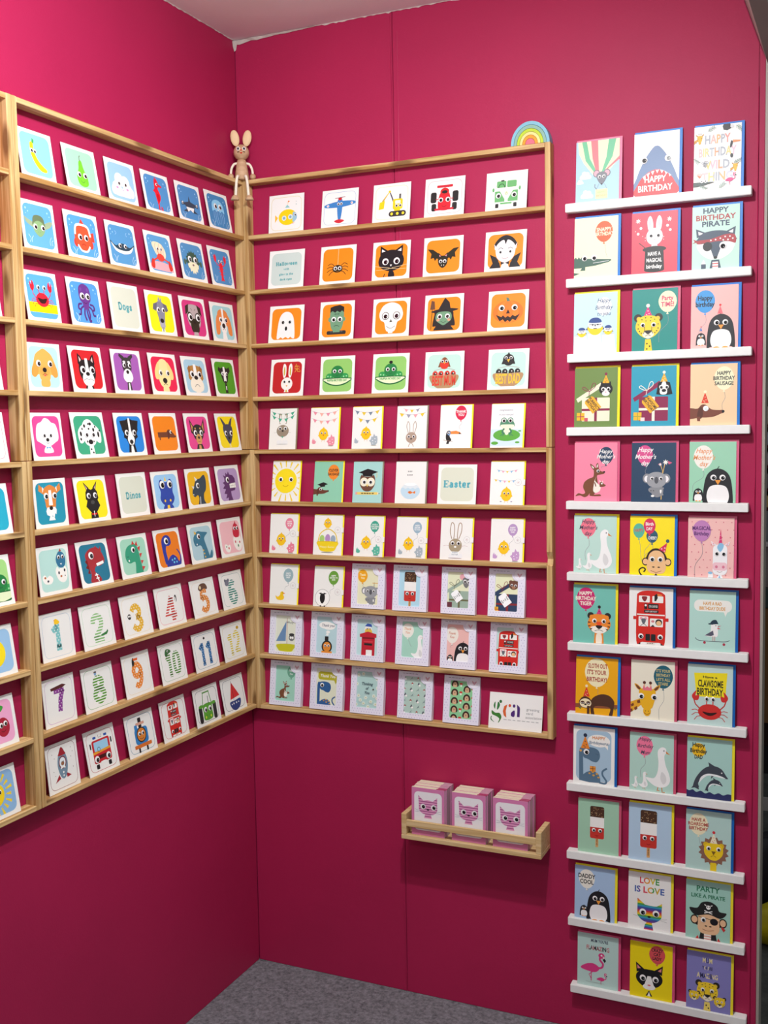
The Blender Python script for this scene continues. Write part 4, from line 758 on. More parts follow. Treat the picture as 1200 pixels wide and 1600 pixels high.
b f08a14;s f4f0ee 18 38 28 18 50 10 72 18 82 38 78 54 68 60 64 76 58 84 42 84 36 76 32 60 22 54;p 554 46 60 50 52 54 60;p w 44 84 56 84 56 88 44 88;c 554 1.2 38 70 50 76 62 70;e 554 35 44 10 10;e 554 65 44 10 10;y 35 44 8.4 0 0;y 65 44 8.4 0 0
@B3.3 square card with a green witch holding a broom on orange
b f08a14;l 652 2 18 86 20 30;p 643 14 36 17 14 25 16 27 36;s 222 26 50 30 40 70 40 76 56 80 76 70 78 30 78 22 76;p 222 34 40 44 22 52 8 58 14 64 20 68 40;s 222 16 42 50 34 88 38 50 46;s 6f9a78 32 46 50 42 68 46 70 62 58 72 50 76 42 72 30 62;E e59a80 36 63 4 3;p 222 32 76 68 76 78 88 24 88;Y 40 54 6.2 .1 .2;c 332 1 43 66 50 69 57 66
@B3.4 square card with a grinning orange pumpkin on orange
b f28a1a;e e5731c 50 52 38 28;e ef8224 50 52 26 28;e e5771f 50 52 12 28;p 576 46 26 44 16 50 18 54 26;p 211 45 56 50 46 55 56;p 211 20 58 34 64 38 60 44 66 50 62 56 66 62 60 68 64 80 58 70 74 62 70 56 77 50 72 44 77 38 70 30 74;Y 34 42 7.4 .2 .2
@B4.0 square card with a white rabbit and gold character on dark red
b c01f24;S f4f0ea 40 12 46 20 46 44 40 50 36 36 36 20;S c9b23c 41 20 43 26 43 40 40 44 39 30;e f4f0ea 50 66 17 17;p e8a040 47 70 53 70 50 74;p f4f0ea 45 80 55 80 57 88 43 88;p c9b23c 48 82 52 82 52 88 48 88;Y 43 60 4.6 .2 .1;l e0b040 1.6 76 14 74 20;l e0b040 1.4 72 20 84 20 84 27 72 27 72 20;l e0b040 1.4 78 18 78 27 72 36;l e0b040 1.4 79 27 80 34 88 35 88 31;e e0b040 85 30 1 1
@B4.1 square card with peas in a pod, HAPPEA MOTHERS DAY on green
b 92c96a;pod 50 50;E 0 0 0 0 0;t 3a9a4c 6 50 63.5 HAPPEA_MOTHERS_DAY 58
@B4.2 square card with peas in a pod, HAPPEA FATHERS DAY on green
b 92c96a;pod 50 50;e k 50 22 5 4;t 3a9a4c 6 50 63.5 HAPPEA_FATHERS_DAY 58
@B4.3 square card with a robin over a BEST MUM nest of red chicks
b bfe2d6;nest d83a2c;s 8a5030 38 34 42 20 50 14 58 20 62 34;e d8372a 50 33 11 10;P 8a5030 38 26 34 38 40 38;p fb3 47 26 53 26 50 30;Y 45 24 3.8 0 .1;t d83a2c 22 50 71 BEST_MUM 60
@B4.4 square card with a blackbird over a BEST DAD nest of black chicks
b bfe2d6;nest 222;e 222 50 26 14 14;p 222 46 14 50 7 54 14;P 222 38 22 33 36 42 36;p fb3 46 25 54 24 50 32;Y 44 21 3.8 0 .1;t f2bf2e 22 50 71 BEST_DAD 60
@B5.0 portrait card with a grey rabbit under green bunting, kraft envelope
env 8f7f62;flags 14 12 4 96 4a8;S 998a78 36 46 40 50 44 24 40 16 34 22;S fff 38 44 41 46 42 26 39 22;e 998a78 50 74 23 20;E eee 36 112 7 7;E eee 44 112 6 7;e k 50 74 4 3;flags 28 20 4 96 4a8;Y 40 66 6 .2 .1;C aaa .6 30 78 18 80;p 4a8 46 92 54 92 50 98;e ccc 50 118 22 1.4
@B5.1 portrait card with pink bunting, a yellow chick and pink egg pieces
env fde51a;flags 14 10 4 96 e88fa0,f0b0a0;flags 38 12 4 96 e88fa0,f0b0a0;chick 48 84 1;eggs e88fa0 16 106 76 104
@B5.2 portrait card with blue and yellow bunting and a yellow chick
env fde51a;flags 14 10 4 96 789,e8c832;flags 38 12 16 88 e8c832,789,e8c832;chick 48 84 1;eggs a8b4bc 16 106 76 104
@B5.3 portrait card with a beige rabbit peeking up under mixed bunting
env 8f8672;flags 10 6 20 78 e8a0a8,e8c832,99a;flags 24 8 4 96 e8c832,99a,e8a0a8,e8c832;c b09a88 2 40 84 34 64 38 48 44 62 44 84;c b09a88 2 56 84 56 60 62 48 66 64 60 84;e b09a88 50 98 18 17;e k 50 102 3 2.4;Y 42 95 4.6 .2 .1;C b09a88 2 50 114 44 120 42 127
@B5.4 portrait card with a toucan and a red THANK YOU balloon
env fde51a;balloon d8214a 66 24 18 22 64 74;tt 7.5 66 20 66 30 THANK YOU w;s 222 24 80 32 78 36 84 32 94 38 106 30 112 22 106 20 92;p e88a40 34 80 52 78 64 82 70 88 54 88 34 88;p 222 62 83 70 88 61 88;p 222 24 110 32 108 30 118 22 118;l 865 1 12 106 42 110;e 69c 30 86 5 6;y 29 85 3.6 .2 .1
@B5.5 portrait card with a green frog sitting on a lily pad
env fde51a;r cfe4ee 0 76 100 127 0;e 5aa83c 50 94 42 18;e 5aa83c 14 118 11 5;e 5aa83c 84 116 7 3;e 5aa83c 90 82 5 2;s 4f8a6a 28 64 32 52 50 48 68 52 74 64 70 68 32 68;s e8eecf 30 64 50 62 72 64 64 78 54 92 46 92 38 78;C 3d7a5e 5 42 74 36 84 44 90;L 3d7a5e 2 40 90 30 96;L 3d7a5e 2 42 90 38 97;E 4f8a6a 40 50 9 9;Y 40 50 6.4 .1 .1;ti 99a 5 46 18 Congratulations;ti 99a 5 46 32 on_your_new_pad
@B6.0 portrait card with a big smiling yellow sun and rays
env fde51a;rays 50 64;e fbe01e 50 64 40 40;c b80 1.4 40 78 50 83 60 78;Y 31 59 8 .1 0
@B6.1 portrait card with a graduate sausage dog and orange CLEVER SAUSAGE balloon
env fde51a;r 8fccae 0 0 100 130 0;balloon f08a2e 68 34 20 24 70 62;tt 8 68 28 68 40 CLEVER SAUSAGE k;dach 0 96 .74 6b3a2a;p k 12 74 34 66 50 72 28 80;p k 22 76 40 74 40 80 24 82
@B6.2 portrait card with a brown owl in a mortar board perched on a pencil
env 8f8672;r a9d8d2 0 0 100 130 0;s 6f4636 24 52 30 40 36 46 64 46 70 40 76 52 76 72 64 90 50 94 36 90 24 72;p k 18 34 50 22 86 32 54 44;p k 32 38 68 38 66 46 34 46;l e8c040 1.6 82 34 82 50;E f0ead0 38 64 14 14;p f0d070 46 72 54 72 50 80;r f0cf6a 16 96 86 104 1;p e8a0a0 10 96 16 96 16 104 10 104;p f3e2c0 86 96 94 100 86 104;e 333 92 100 2 1.4;scr 332 30 76 100 3 5;Y 39 64 7.4 .2 .1
@B6.3 portrait card with a goldfish in a bowl, white with kraft envelope
env 8f8672;e dfe8ec 50 90 32 25;s c3dcea 19 84 26 80 34 84 42 80 50 84 58 80 66 84 74 80 81 84 80 98 66 112 50 115 34 112 20 98;e fff 50 70 20 4;s e87a30 42 94 50 90 58 94 66 90 66 98 58 96 50 99;e k 47 94 1 1;scr 999 40 56 30 4 3;scr 999 38 58 41 4 3
@B6.4 square title card printed Easter on pale grey green
b dcdfcb;ts 58b0bd 17 50 48 Easter
@B6.5 portrait card with one yellow chick under two strings of bunting
env fde51a;flags 26 6 18 82 8bd,e8a0b8,f0cf40,8bd,e8a0b8;flags 54 6 10 90 f0cf40,8bd,e8a0b8,f0cf40,8bd,f0cf40;chick 50 96 1;e 99a 34 116 3 1.6;e 99a 66 116 3 1.6;seal 60
@B7.0 portrait Easter card with a winking chick and pink balloon
env fde51a;balloon e88098 70 30 15 18 58 84;tt3 4.6 70 30 HAPPY EASTER MUM w;chick 42 82 1;eggs e88098 16 108 78 106;seal 62
@B7.1 portrait card with a yellow Easter basket of pastel eggs and a chick
env fde51a;chick 48 26 .8;c e8c81c 3 16 84 24 58 50 44 76 58 84 84;e a8cf70 30 76 9 13;e b58cc0 50 74 9 14;e 9ab 69 76 9 13;s f2d21e 16 84 84 84 82 100 70 114 30 114 18 100;l d9b80f 2 14 84 86 84;tn fff8c0 6 50 100 Happy_Easter 52;e 998 50 118 22 2;seal 46
@B7.2 portrait Easter card with a winking chick and teal balloon
env fde51a;balloon 3fa58c 70 32 15 18 60 84;tt3 4.6 70 32 HAVE_A CRACKING EASTER w;chick 42 84 1;eggs 5ab59c 16 108 78 106;seal 72
@B7.3 portrait Easter card with a winking chick and grey blue balloon
env fde51a;balloon 9ab4c4 70 32 15 18 60 84;tt3 4.6 70 32 HAPPY EASTER TO_YOU w;chick 42 84 1;eggs a8b4bc 16 108 78 106;seal 72
@B7.4 portrait card with a long eared beige rabbit holding a HAPPY EASTER sign
env fde51a;c a58a70 2.4 36 62 30 40 34 14 42 20 44 40 42 62;c a58a70 2.4 54 62 54 40 58 16 66 18 66 40 58 62;e a8987c 48 82 21 21;E eee 36 114 8 8;E eee 44 116 8 6;r f0f4f2 36 100 60 112 3;tn 557 4 48 103 HAPPY 18;tn 557 4 48 109 EASTER 20;e w 48 86 4 3;c caa .8 30 84 20 82 10 84;c caa .8 66 84 78 82 88 84;y 39 75 6 .2 .1;y 58 75 6 .2 .1;e a99 48 120 22 1.4;seal 64
@B7.5 portrait Easter card with a winking chick and lilac balloon
env fde51a;balloon b795c2 68 32 15 18 60 84;tt3 4.6 68 32 HAPPY EASTER DAD w;chick 42 86 1;eggs c49ac8 16 110 78 108;seal 62
@B8.0 portrait card with a small yellow duck and grey blue balloon
env fde51a;balloon 9ab4ba 66 34 18 22 56 82;tt3 4.6 66 34 HAPPY EASTER BABY w;s f5c81c 22 100 30 104 38 98 40 90 46 86 52 90 50 96 54 106 46 114 28 112;p e83 50 90 58 92 50 95;e k 47 91 1 1;seal 66
@B8.1 portrait card with a round sheep and green balloon
env fde51a;balloon 6aa03c 68 34 18 22 58 84;tt3 4.6 68 34 HAPPY EASTER_TO EWE w;e 777 32 98 26 27;e fbfaf6 32 98 25 26;s k 24 90 32 84 40 90 40 106 32 116 24 106;p k 18 84 28 82 30 90;p k 46 84 36 82 34 90;r k 24 122 29 127 0;r k 38 122 43 127 0;seal 78
@B8.2 dotted notecard box showing a koala with an orange Thank You balloon
box e9e6c2;balloon f0a81c 32 34 15 18 36 64;tt 6 32 30 32 39 Thank You fff4c0;l 666 1.4 66 118 68 50;l d9a02c 1.4 62 52 84 52;koala 58 88 .9
@B8.3 dotted notecard box showing a chocolate, white and red ice lolly
box b3dcea;lolly 50 58 1.15
@B8.4 dotted notecard box showing a mouse lifting the lid of a sage gift
box e6e9c6;gift 52 76 .95 9db3a2 6a6a4a 9db3a2 fff Thank you so much;e e8a8b0 60 26 8 8;e e8a8b0 84 34 7 7;s 777 62 30 74 28 84 36 78 50 72 56 64 48;y 68 38 5;y 79 40 5;r 6a3540 18 96 32 110 1
@B8.5 dotted notecard box showing a bear in a navy gift box
box e9ebc4;gift 52 78 1 2a405e 8a2a30 2a405e fff Thank you so much;E 6f4636 0 0 0 0;e 6f4636 60 34 5 5;e 6f4636 76 36 5 5;e 6f4636 68 42 13 12;e a87a5a 68 48 5 4;y 63 42 3.4;y 73 43 3.4;r e8b02c 16 100 28 114 1;l a33 1.4 22 100 22 114;l a33 1.4 16 107 28 107;p a33 28 108 32 108 32 114 28 114
@B9.0 dotted notecard box showing a sailing boat with a blue sail
box e4e6d4;p 6a8cb4 50 28 50 82 20 84;l a44 1.4 52 20 54 90;s c8c31e 24 92 78 90 74 104 66 110 36 110 28 106;e 777 68 72 9 9;e 333 68 64 8 4;e w 65 72 3 3.4;e w 71 72 3 3.4;tn 345 6 62 31 Ahoy 20
@B9.1 dotted notecard box showing a black steam train puffing Thank you
box bcd9de;e w 46 36 22 10;e w 54 38 20 10;e w 52 54 6 4;e w 50 61 4 3;ti 446 7 52 36 Thank_you;r 222 43 66 54 78 1;e 222 50 94 16 17;e e08a30 50 94 12 13;r e08a30 34 106 66 112 1;r 222 38 112 44 118 0;r 222 56 112 62 118 0;Y 45 91 3.6 .2 .1
@B9.2 dotted notecard box showing a red pillar box with a bird on top
box c3e0e0;s f4f0ea 40 44 44 30 56 30 62 44;s e8c24c 42 50 44 38 58 38 62 50;p 35a 40 32 48 24 60 26 62 33;p c32032 26 54 50 46 76 52 76 62 26 62;r c32032 32 62 72 118 1;r 7a1420 34 62 70 66 0;r 222 40 78 64 84 1;r d8404c 38 72 66 75 0;r w 46 96 64 118 1;y 48 38 2.6;y 56 38 2.6
@B9.3 dotted notecard box showing a white goose and Thank You balloon
box a9d8c4;balloon f3f0e4 34 38 18 20 46 82;ti e08a50 6.4 34 33 Thank;ti e08a50 6.4 34 43 You;goose 70 84 .72
@B9.4 dotted notecard box showing two penguins and a Thank You balloon
box f0bdb6;balloon f3ece0 32 42 18 22 30 76;ti c8643c 6.4 32 37 Thank;ti c8643c 6.4 32 47 You;penguin 64 92 .84;penguin 28 106 .3
@B9.5 dotted notecard box showing a red double decker bus
box c4dcd4;bus 50 70 1.25;s e8b02c 78 42 84 40 88 50 82 56
@B10.0 dotted notecard box showing a kangaroo and green balloon
box a4d8c2;balloon 6aa58a 66 30 13 16 62 50;ti w 5 66 26 Thank;ti w 5 66 35 You;roo 46 86 .62
@B10.1 dotted notecard box showing a blue dinosaur saying Thank You
box e4e6cc;r b8b02a 22 22 86 44 8;p b8b02a 70 42 82 42 76 54;ti w 8 52 33 Thank_You;longneck 50 84 .82 2d5d94
@B10.2 dotted notecard box printed Thinking of You with white daisies
box b4d6d0;daisies;ti 345 7.4 50 46 Thinking;ti 345 7.4 50 58 of;ti 345 7.4 50 70 You;e 432 68 60 2.4 2
@B10.3 dotted notecard box showing tiny gnomes and red toadstools pattern
box b6d0c4;gnomes
@B10.4 dotted notecard box showing a pattern of brown hedgehogs on green
box 8fd09a;hedgehogs
@B10.5 landscape white card with a green, orange and purple letter logo
gca
@R1.0 tall card with a mouse in a striped hot air balloon, pink envelope
env f4779a;r a9cfe2 0 0 100 140 0;p f6efc0 4 0 100 0 100 40 92 54 70 78 40 78 18 50 6 26;p 6cbf92 13 0 24 0 32 40 52 78 46 78 22 44;p f07a80 34 0 50 0 52 40 54 78 48 78 38 40;p f07a80 96 44 100 40 100 48 60 78 58 78;p 6cbf92 75 0 92 0 84 40 62 78 58 78 70 40;cloud 22 78 12;cloud 10 92 7;cloud 26 122 13;mouse 60 84 1;r ece6a8 46 112 74 134 2;l 889 .7 48 112 54 100;l 889 .7 72 112 66 100;tn 7b8 4 60 119 HAPPY 20;tn e87 4 60 127 BIRTHDAY 24
@R1.1 tall card with a grey shark with open red mouth, HAPPY BIRTHDAY
env 1476cc;s 6f87ab 0 136 6 100 22 62 40 36 50 30 60 36 78 62 96 104 100 136;s e3373c 4 140 10 112 24 94 42 84 58 84 76 94 90 112 96 140;p w 20 97 23 104 27 93;p w 28 92 32 100 36 88;p w 38 87 42 95 46 85;p w 48 84 52 92 56 84;p w 58 84 62 93 66 87;p w 68 88 71 97 75 93;p w 77 94 79 102 83 99;t w 13 48 104 HAPPY 48;t w 13 48 124 BIRTHDAY 76;y 22 60 8 .2 .1;y 76 60 8 .1 .1
@R1.2 tall white card with pastel HAPPY BIRTHDAY WILD THING letters and animals
env 0f74cc;tm a8adb5,eab4aa,e2b27c,a8adb5,e0998f 18 50 30 HAPPY 54;tm eebdbd,e8cf88,b0b4ba,e2a07a,a8adb5,a8adb5,e8cf88,eebdcc 18 50 58 BIRTHDAY 80;tm e8c878,eab4c0,e2a07a,a8adb5 18 50 86 WILD 52;tm eebdbd,e8cf88,a8adb5,e2b27c,c8c8d8 18 50 112 THING 66;giraffe 12 28 .3;giraffe 88 96 .26;p 2b2b30 60 4 62 0 76 0 78 10 70 14 62 12;e ddd 80 6 4 4;s 2b2b30 78 38 82 40 80 50 76 52;p e2925a 82 36 98 38 97 41 82 42;e 2b2b30 80 70 3 5;koala 24 84 .24;e f4c0b8 12 106 6 4;p e87a4a 8 106 16 110 12 114;flam 80 120 .36;leaf 36 8 -30;leaf 94 10 40;leaf 4 74 40;leaf 92 84 -20;leaf 60 134 -40;leaf 20 134 30;p 33443f 0 122 46 124 20 130 0 132;E 33443f 0 0 0 0;e w 18 121 3.4 3.4;e w 26 121 3.4 3.4;e k 18 121 1.4 1.4;e k 26 121 1.4 1.4
@R2.0 tall cream card with a crocodile and orange SNAPPY BIRTHDAY balloon
env 1476cc;r f2efc4 0 0 100 140 0;balloon f05a28 68 34 20 24 76 92;tt 8 68 29 68 39 SNAPPY BIRTHDAY f6e8c8;p 3d6152 0 92 4 88 7 93 11 88 14 93 18 88 21 93 40 94 60 96 84 98 86 100 80 104 50 110 26 112 26 120 14 120 18 114 0 114;p f2efc4 0 0 0 0 0 0;p 3d6152 0 124 14 126 2 130 0 130;l eee 1 44 104 80 101;Y2 35 46 92 6.4 .1 .1
@R2.1 tall coral card with a white rabbit in a black magician hat
env 1476cc;r f0485a 0 0 100 140 0;S f3f0f0 37 40 34 20 40 8 46 20 46 40;S f0c8cc 39 36 37 22 40 14 43 24;e f3f0f0 50 54 18 19;p w 45 70 55 70 58 78 42 78;e 222 50 82 26 7;e 222 50 80 20 5;p 222 30 82 70 82 72 128 28 128;e 222 50 128 22 5;t w 8 50 92 HAVE_A 28;t w 8 50 106 MAGICAL 34;t w 8 50 120 birthday 34;l 433 2 16 66 32 80;star 14 18 6 w;star 82 18 6 w;e w 20 34 3 3;e w 14 46 3 3;e w 78 32 3 3;e w 84 42 3 3;E fbb 70 56 1.4 1.4;E fbb 30 62 1.2 1.2;e fbb 24 52 1.2 1.2;e fbb 8 40 1.2 1.2;e ecc 50 61 3 2;Y 42 52 4.6 .2 .1
@R2.2 tall mint card with a raccoon pirate, HAPPY BIRTHDAY PIRATE
env 1476cc;r bfe3d2 0 0 100 140 0;t 2c3c58 11 50 10 HAPPY 54;t a83038 11 50 25 BIRTHDAY 84;t 2c3c58 11 50 39 PIRATE 58;P 3d4c5e 10 68 8 48 34 60;P w 14 62 13 54 26 60;s 3d4c5e 12 70 24 58 50 54 76 58 90 70 88 78 12 78;s f4f2ee 10 84 30 80 44 96 50 114 38 116 20 104;s f4f2ee 90 84 70 80 56 96 50 114 62 116 82 104;p 3d4c5e 34 78 66 78 54 112 50 116 46 112;s a83038 12 74 40 72 70 64 90 66 92 84 78 80 50 78 14 82;p a83038 14 76 2 70 6 76 0 80;E w 0 0 0 0;e w 40 75 1.8 1.8;e w 50 74 1.8 1.8;e w 60 72 1.8 1.8;e w 70 69 1.8 1.8;e w 80 69 1.8 1.8;e w 76 76 1.8 1.8;e w 86 74 1.8 1.8;e w 66 76 1.8 1.8;e k 33 88 10 10;l k 1 20 80 33 82;e k 50 113 4 3;p 3d4c5e 42 118 58 118 62 136 38 136;r f4f2ee 44 122 56 136 0;l c33 2 44 126 56 126;l c33 2 44 132 56 132;r 3d4c5e 20 126 30 136 1;p w 20 126 30 126 25 116;y 66 88 8 -.1 .2
@R3.0 tall pale blue card with three bluetits on white plinths
env fde51a;r c2dfe8 0 0 100 140 0;e w 70 32 17 21;ti 4a6484 9 70 18 Happy;ti 4a6484 9 70 34 Birthday;ti 4a6484 9 70 48 to_you;p f3f4f4 2 98 30 97 33 140 0 140;p f3f4f4 33 93 62 92 66 140 30 140;p f3f4f4 66 97 94 96 98 140 64 140;r c9cccb 2 96 30 98 0;r c9cccb 33 91 62 93 0;r c9cccb 66 94 94 96 0;bird 50 74 1;bird 19 88 .55;bird 80 85 .55
@R3.1 tall teal card with a cheetah in a pink party hat, PARTY TIME
env d8607f;r 17897f 0 0 100 140 0;balloon f2edc0 78 30 20 24 60 120;tt 10 78 22 78 36 Party TIME! d03a6a;hat d8287a 35 62 10 24 f4efd8;cheetah 36 84 1;p f2cf2c 30 112 42 112 46 140 28 140;e k 34 122 1.6 2;e k 40 128 1.6 2;e k 34 134 1.6 2
@R3.2 tall pink card with two penguins and a blue Happy birthday balloon
env 0f74cc;r f3b8b2 0 0 100 140 0;balloon 3f98d8 30 34 21 25 18 116;tt 10 30 26 30 40 Happy birthday k;penguin 64 100 1;hat e8707a 62 62 6 18 d33;penguin 22 116 .36;hat 48c 22 98 3 8 d33
@R4.0 tall olive green card with a cat in a gift box, PURRFECT BIRTHDAY tag
env fde51a;r 6f8a48 0 0 100 140 0;gift 50 82 1.05 ece8cc 8a2448 ece8cc f0b02a PURRFECT BIRTHDAY;P2 73 k 60 44 62 32 74 40;e k 73 50 16 14;p w 66 62 72 46 80 62;e w 73 60 9 6;hat f0b02a 73 36 8 20 8a2448;y 67 50 4.6 .1 .1;y 79 50 4.6 .1 .1;e e9a 73 57 2 1.4;r f0b82a 6 104 24 122 0;l a23050 2 15 104 15 122;l a23050 2 6 113 24 113;r c9506a 24 116 32 124 0
@R4.1 tall turquoise card with a dog in a plum gift box, PAWSOME BIRTHDAY tag
env fde51a;r 2a9bb5 0 0 100 140 0;gift 50 82 1.05 8a1f4c f4efdc 8a1f4c f0b02a PAWSOME BIRTHDAY;p k 56 64 60 38 72 34 86 38 92 64 82 66 66 66;s w 70 36 76 36 80 54 78 64 66 64 64 54;e k 73 56 5 3.4;hat f0b02a 73 36 8 20 f4efd8;y 67 48 4.6 .1 .1;y 79 48 4.6 .1 .1;r f0b82a 6 104 24 122 0;l a8a23a 2 15 104 15 122;l a8a23a 2 6 113 24 113;r f4d8d4 22 116 31 124 0
@R4.2 tall peach card with a brown sausage dog, HAPPY BIRTHDAY SAUSAGE balloon
env 1476cc;r f3cfa4 0 0 100 140 0;balloon f2efc8 72 32 21 26 70 106;tt3 8 72 32 HAPPY BIRTHDAY SAUSAGE 333;dach 0 108 1 7a4230;hat e04028 32 86 8 24 f4efc8
@R5.0 tall pink card with a kangaroo and joey, navy Happy Mothers day balloon
env d85a80;r f48aa4 0 0 100 140 0;balloon 25405c 74 30 17 20 64 60;ti w 9 74 20 Happy;ti w 9 74 32 Mother's;ti w 9 74 44 day;roo 46 96 1
@R5.1 tall navy card with a koala and pink Happy Mothers day balloon
env d85a80;r 24405c 0 0 100 140 0;balloon d8508c 30 28 18 22 34 74;ti w 10 32 16 Happy;ti w 10 32 32 Mother's;ti w 10 32 47 day;p d85a80 60 50 66 46 68 52;p d85a80 82 42 92 46 84 50;l d9b060 1.6 72 68 66 52;l d9b060 1.6 71 70 76 46;l d9b060 2 68 130 71 64;star 77 45 7 f4f0e8;star 65 50 4 f4e8e0;koala 57 98 1
@R5.2 tall mint card with two penguins and white Happy Mothers day balloon
env d85a80;r 9cd2b2 0 0 100 140 0;balloon f4efe4 30 34 21 26 8 112;ti e8965a 10 32 20 Happy;ti e8965a 10 32 35 Mother's;ti e8965a 10 32 49 day;penguin 62 100 1.08;penguin 20 118 .38
@R6.0 tall mint card with a goose and goslings, pink Happy Mothers day balloon
env fde51a;r bfe0d4 0 0 100 140 0;balloon f0788c 34 28 18 22 28 104;ti 345 9 34 14 Happy;ti 345 9 34 28 Mother's;ti 345 9 34 42 day;goose 70 82 1;goose 35 108 .42;goose 14 114 .26
@R6.1 tall yellow card with a monkey holding three birthday balloons
env 0f74cc;r fde51a 0 0 100 140 0;balloon 5ab59c 20 34 13 17 28 104;balloon 2f5a70 50 46 13 15 34 104;balloon d8305c 44 23 13.5 18 34 100;t c8605a 7 20 33 HAPPY 20;t w 7 44 18 Birth 18;t w 7 44 29 DAY 14;t w 6.4 51 50 CHEEKY 20;c 2b1a14 3 36 138 26 134 22 124 30 118 36 122 32 128;s 2b1a14 38 108 39 90 48 77 60 73 72 77 82 90 83 108;E 2b1a14 0 0 0 0;e 2b1a14 36 104 8 9;e f0c08a 36 104 6 6.6;e 2b1a14 86 104 8 9;e f0c08a 86 104 6 6.6;s f0c08a 41 104 44 88 52 80 60 78 69 80 77 88 80 104 82 118 74 130 48 130 39 118;e 2b1a14 54 116 3 1.4;e 2b1a14 66 116 3 1.4;c 833 1 48 124 60 128 72 124;p d8305c 65 75 80 83 84 60;e 2f5a70 85 56 4 4;e fbd0d8 72 74 1.6 1.6;e fbd0d8 79 72 1.6 1.6;e fbd0d8 78 79 1.4 1.4;p 2b1a14 54 138 60 130 66 138;y 51 98 6 .1 .1;y 69 98 6 .1 .1
@R6.2 tall pale pink dotted card with a white unicorn, MAGICAL Birthday balloon
env d85a80;r f3bfb8 0 0 100 140 0;dots d06078 0 0 100 140;balloon c080b8 30 30 20 24 16 136;tt 8 30 24 30 36 MAGICAL Birthday 5a2a6a;P2 71 f3f2f2 54 62 50 52 62 60;P2 71 f0a0b0 55 60 53 55 59 59;p d83070 67 60 71 24 75 60;l f4a8c0 1 68 50 74 48;l f4a8c0 1 69 40 73 38;r f3f2f2 55 60 86 128 10;r f0c4cc 55 100 86 118 6;s 8cc0e0 64 66 70 56 78 60 76 70 70 76;E d87a92 0 0 0 0;e d87a92 63 110 3 3.4;e d87a92 78 110 3 3.4;c b88 1 64 120 70 122 76 120;s f3f2f2 46 140 46 126 52 122 56 128 54 140;e 8cc0e0 50 124 5 3;p f3f2f2 62 140 68 128 74 128 80 140;p 8cc0e0 66 140 70 128 74 140;y 63 80 5.6 .2 .1;y 79 80 5.6 -.1 .1
@R7.0 tall teal card with a tiger in a pink hat, HAPPY BIRTHDAY TIGER balloon
env f2de2a;r 74c0b0 0 0 100 140 0;balloon c8236a 30 32 22 26 48 122;tt3 8.6 30 32 HAPPY BIRTHDAY TIGER f4f0dc;hat d03a78 62 74 9 22 222;tiger 62 90 1
@R7.1 tall white card with a red double decker bus full of animals
env 0f62b0;bus 50 66 1.55
@R7.2 tall mint card with a seagull in a cap riding a skateboard
env 0f62b0;r b5dcd0 0 0 100 140 0;r f0efe6 10 20 92 46 12;p f0efe6 74 44 84 42 78 56;t d99a3a 7 50 28 HAVE_A_RAD 40;t d99a3a 7 50 39 BIRTHDAY_DUDE 56;c 445 1.2 14 106 24 112 76 112 88 108;e b03048 34 116 3 3;e b03048 76 118 3 3;s f4f2ee 48 72 52 68 60 70 62 80 62 100 50 102 34 100 46 92;p 556 34 100 52 88 54 98 48 101;l c88 1.6 52 101 52 111;l c88 1.6 56 101 56 111;s 223848 46 74 50 66 58 64 62 70 62 73;p 223848 42 72 52 72 52 75 42 75;p d8405a 62 78 70 76 63 80;p d8405a 62 81 69 84 61 84;e k 58 77 1.4 1
@R8.0 tall mustard card with a sloth on a branch, SLOTH OUT ITS YOUR BIRTHDAY
env 1476cc;r eda90f 0 0 100 140 0;balloon f2e8bc 50 36 29 34 56 90;t a8382c 10 52 20 SLOTH_OUT 46;t a8382c 10 50 35 IT'S_YOUR 46;t a8382c 10 50 52 BIRTHDAY! 48;p 8a5030 0 112 100 108 100 118 0 122;s 4f3020 36 108 44 94 62 86 80 88 92 100 92 112 88 136 80 136 82 116 46 116 46 136 38 136;s 4f3020 8 110 14 98 24 94 36 100 40 114 30 122 16 120;e f0e0b8 24 110 14 11;E 0 0 0 0 0;e 4f3020 17 109 5 4;e 4f3020 31 109 5 4;e k 24 113 3 2;hat d83a2a 26 94 8 24 f2e0b8;r 4f3020 28 116 34 136 0;p 5a7a3a 8 122 12 118 14 126;p 5a7a3a 92 118 96 114 96 122;c w 1 14 109 17 111 20 109;c w 1 28 109 31 111 34 109
@R8.1 tall cream card with a giraffe in a pink crown and dark teal balloon
env c8506e;r f0ead4 0 0 100 140 0;balloon 1f5f70 74 36 22 27 66 136;t c9b878 6.4 74 22 IT'S_YOUR 32;t c9b878 6.4 74 32 BIRTHDAY 32;t c9b878 6.4 74 42 LET'S_ALL 32;t c9b878 6.4 74 52 STARE 22;giraffe 38 94 1;p e8788a 27 70 29 58 33 64 38 60 43 64 47 58 49 70
@R8.2 tall pale mint card with a red crab holding a yellow CLAWSOME BIRTHDAY sign
env 0f62b0;r c2dcd6 0 0 100 140 0;p f2df1e 14 20 88 16 84 74 20 74;t 332 5 50 28 Have_a 32;t k 15 51 43 CLAWSOME 56;t k 15 50 62 BIRTHDAY 58;L c4302c 2.6 30 104 18 92 14 80;L c4302c 1.6 30 108 18 104 10 106;L c4302c 1.6 30 112 18 112 10 118;L c4302c 1.6 32 118 22 120 16 128;s d02f2c 20 60 18 72 26 70 24 82 14 82 10 72;s d02f2c 80 60 82 72 74 70 76 82 86 82 90 72;e d0302c 50 108 26 18;s 311 34 108 50 110 66 108 60 114 50 117 40 114;L d0302c 2.2 43 92 43 80;Y 43 78 5.2 .1 .1
@R9.0 tall white card with a grey blue dinosaur in an orange hat
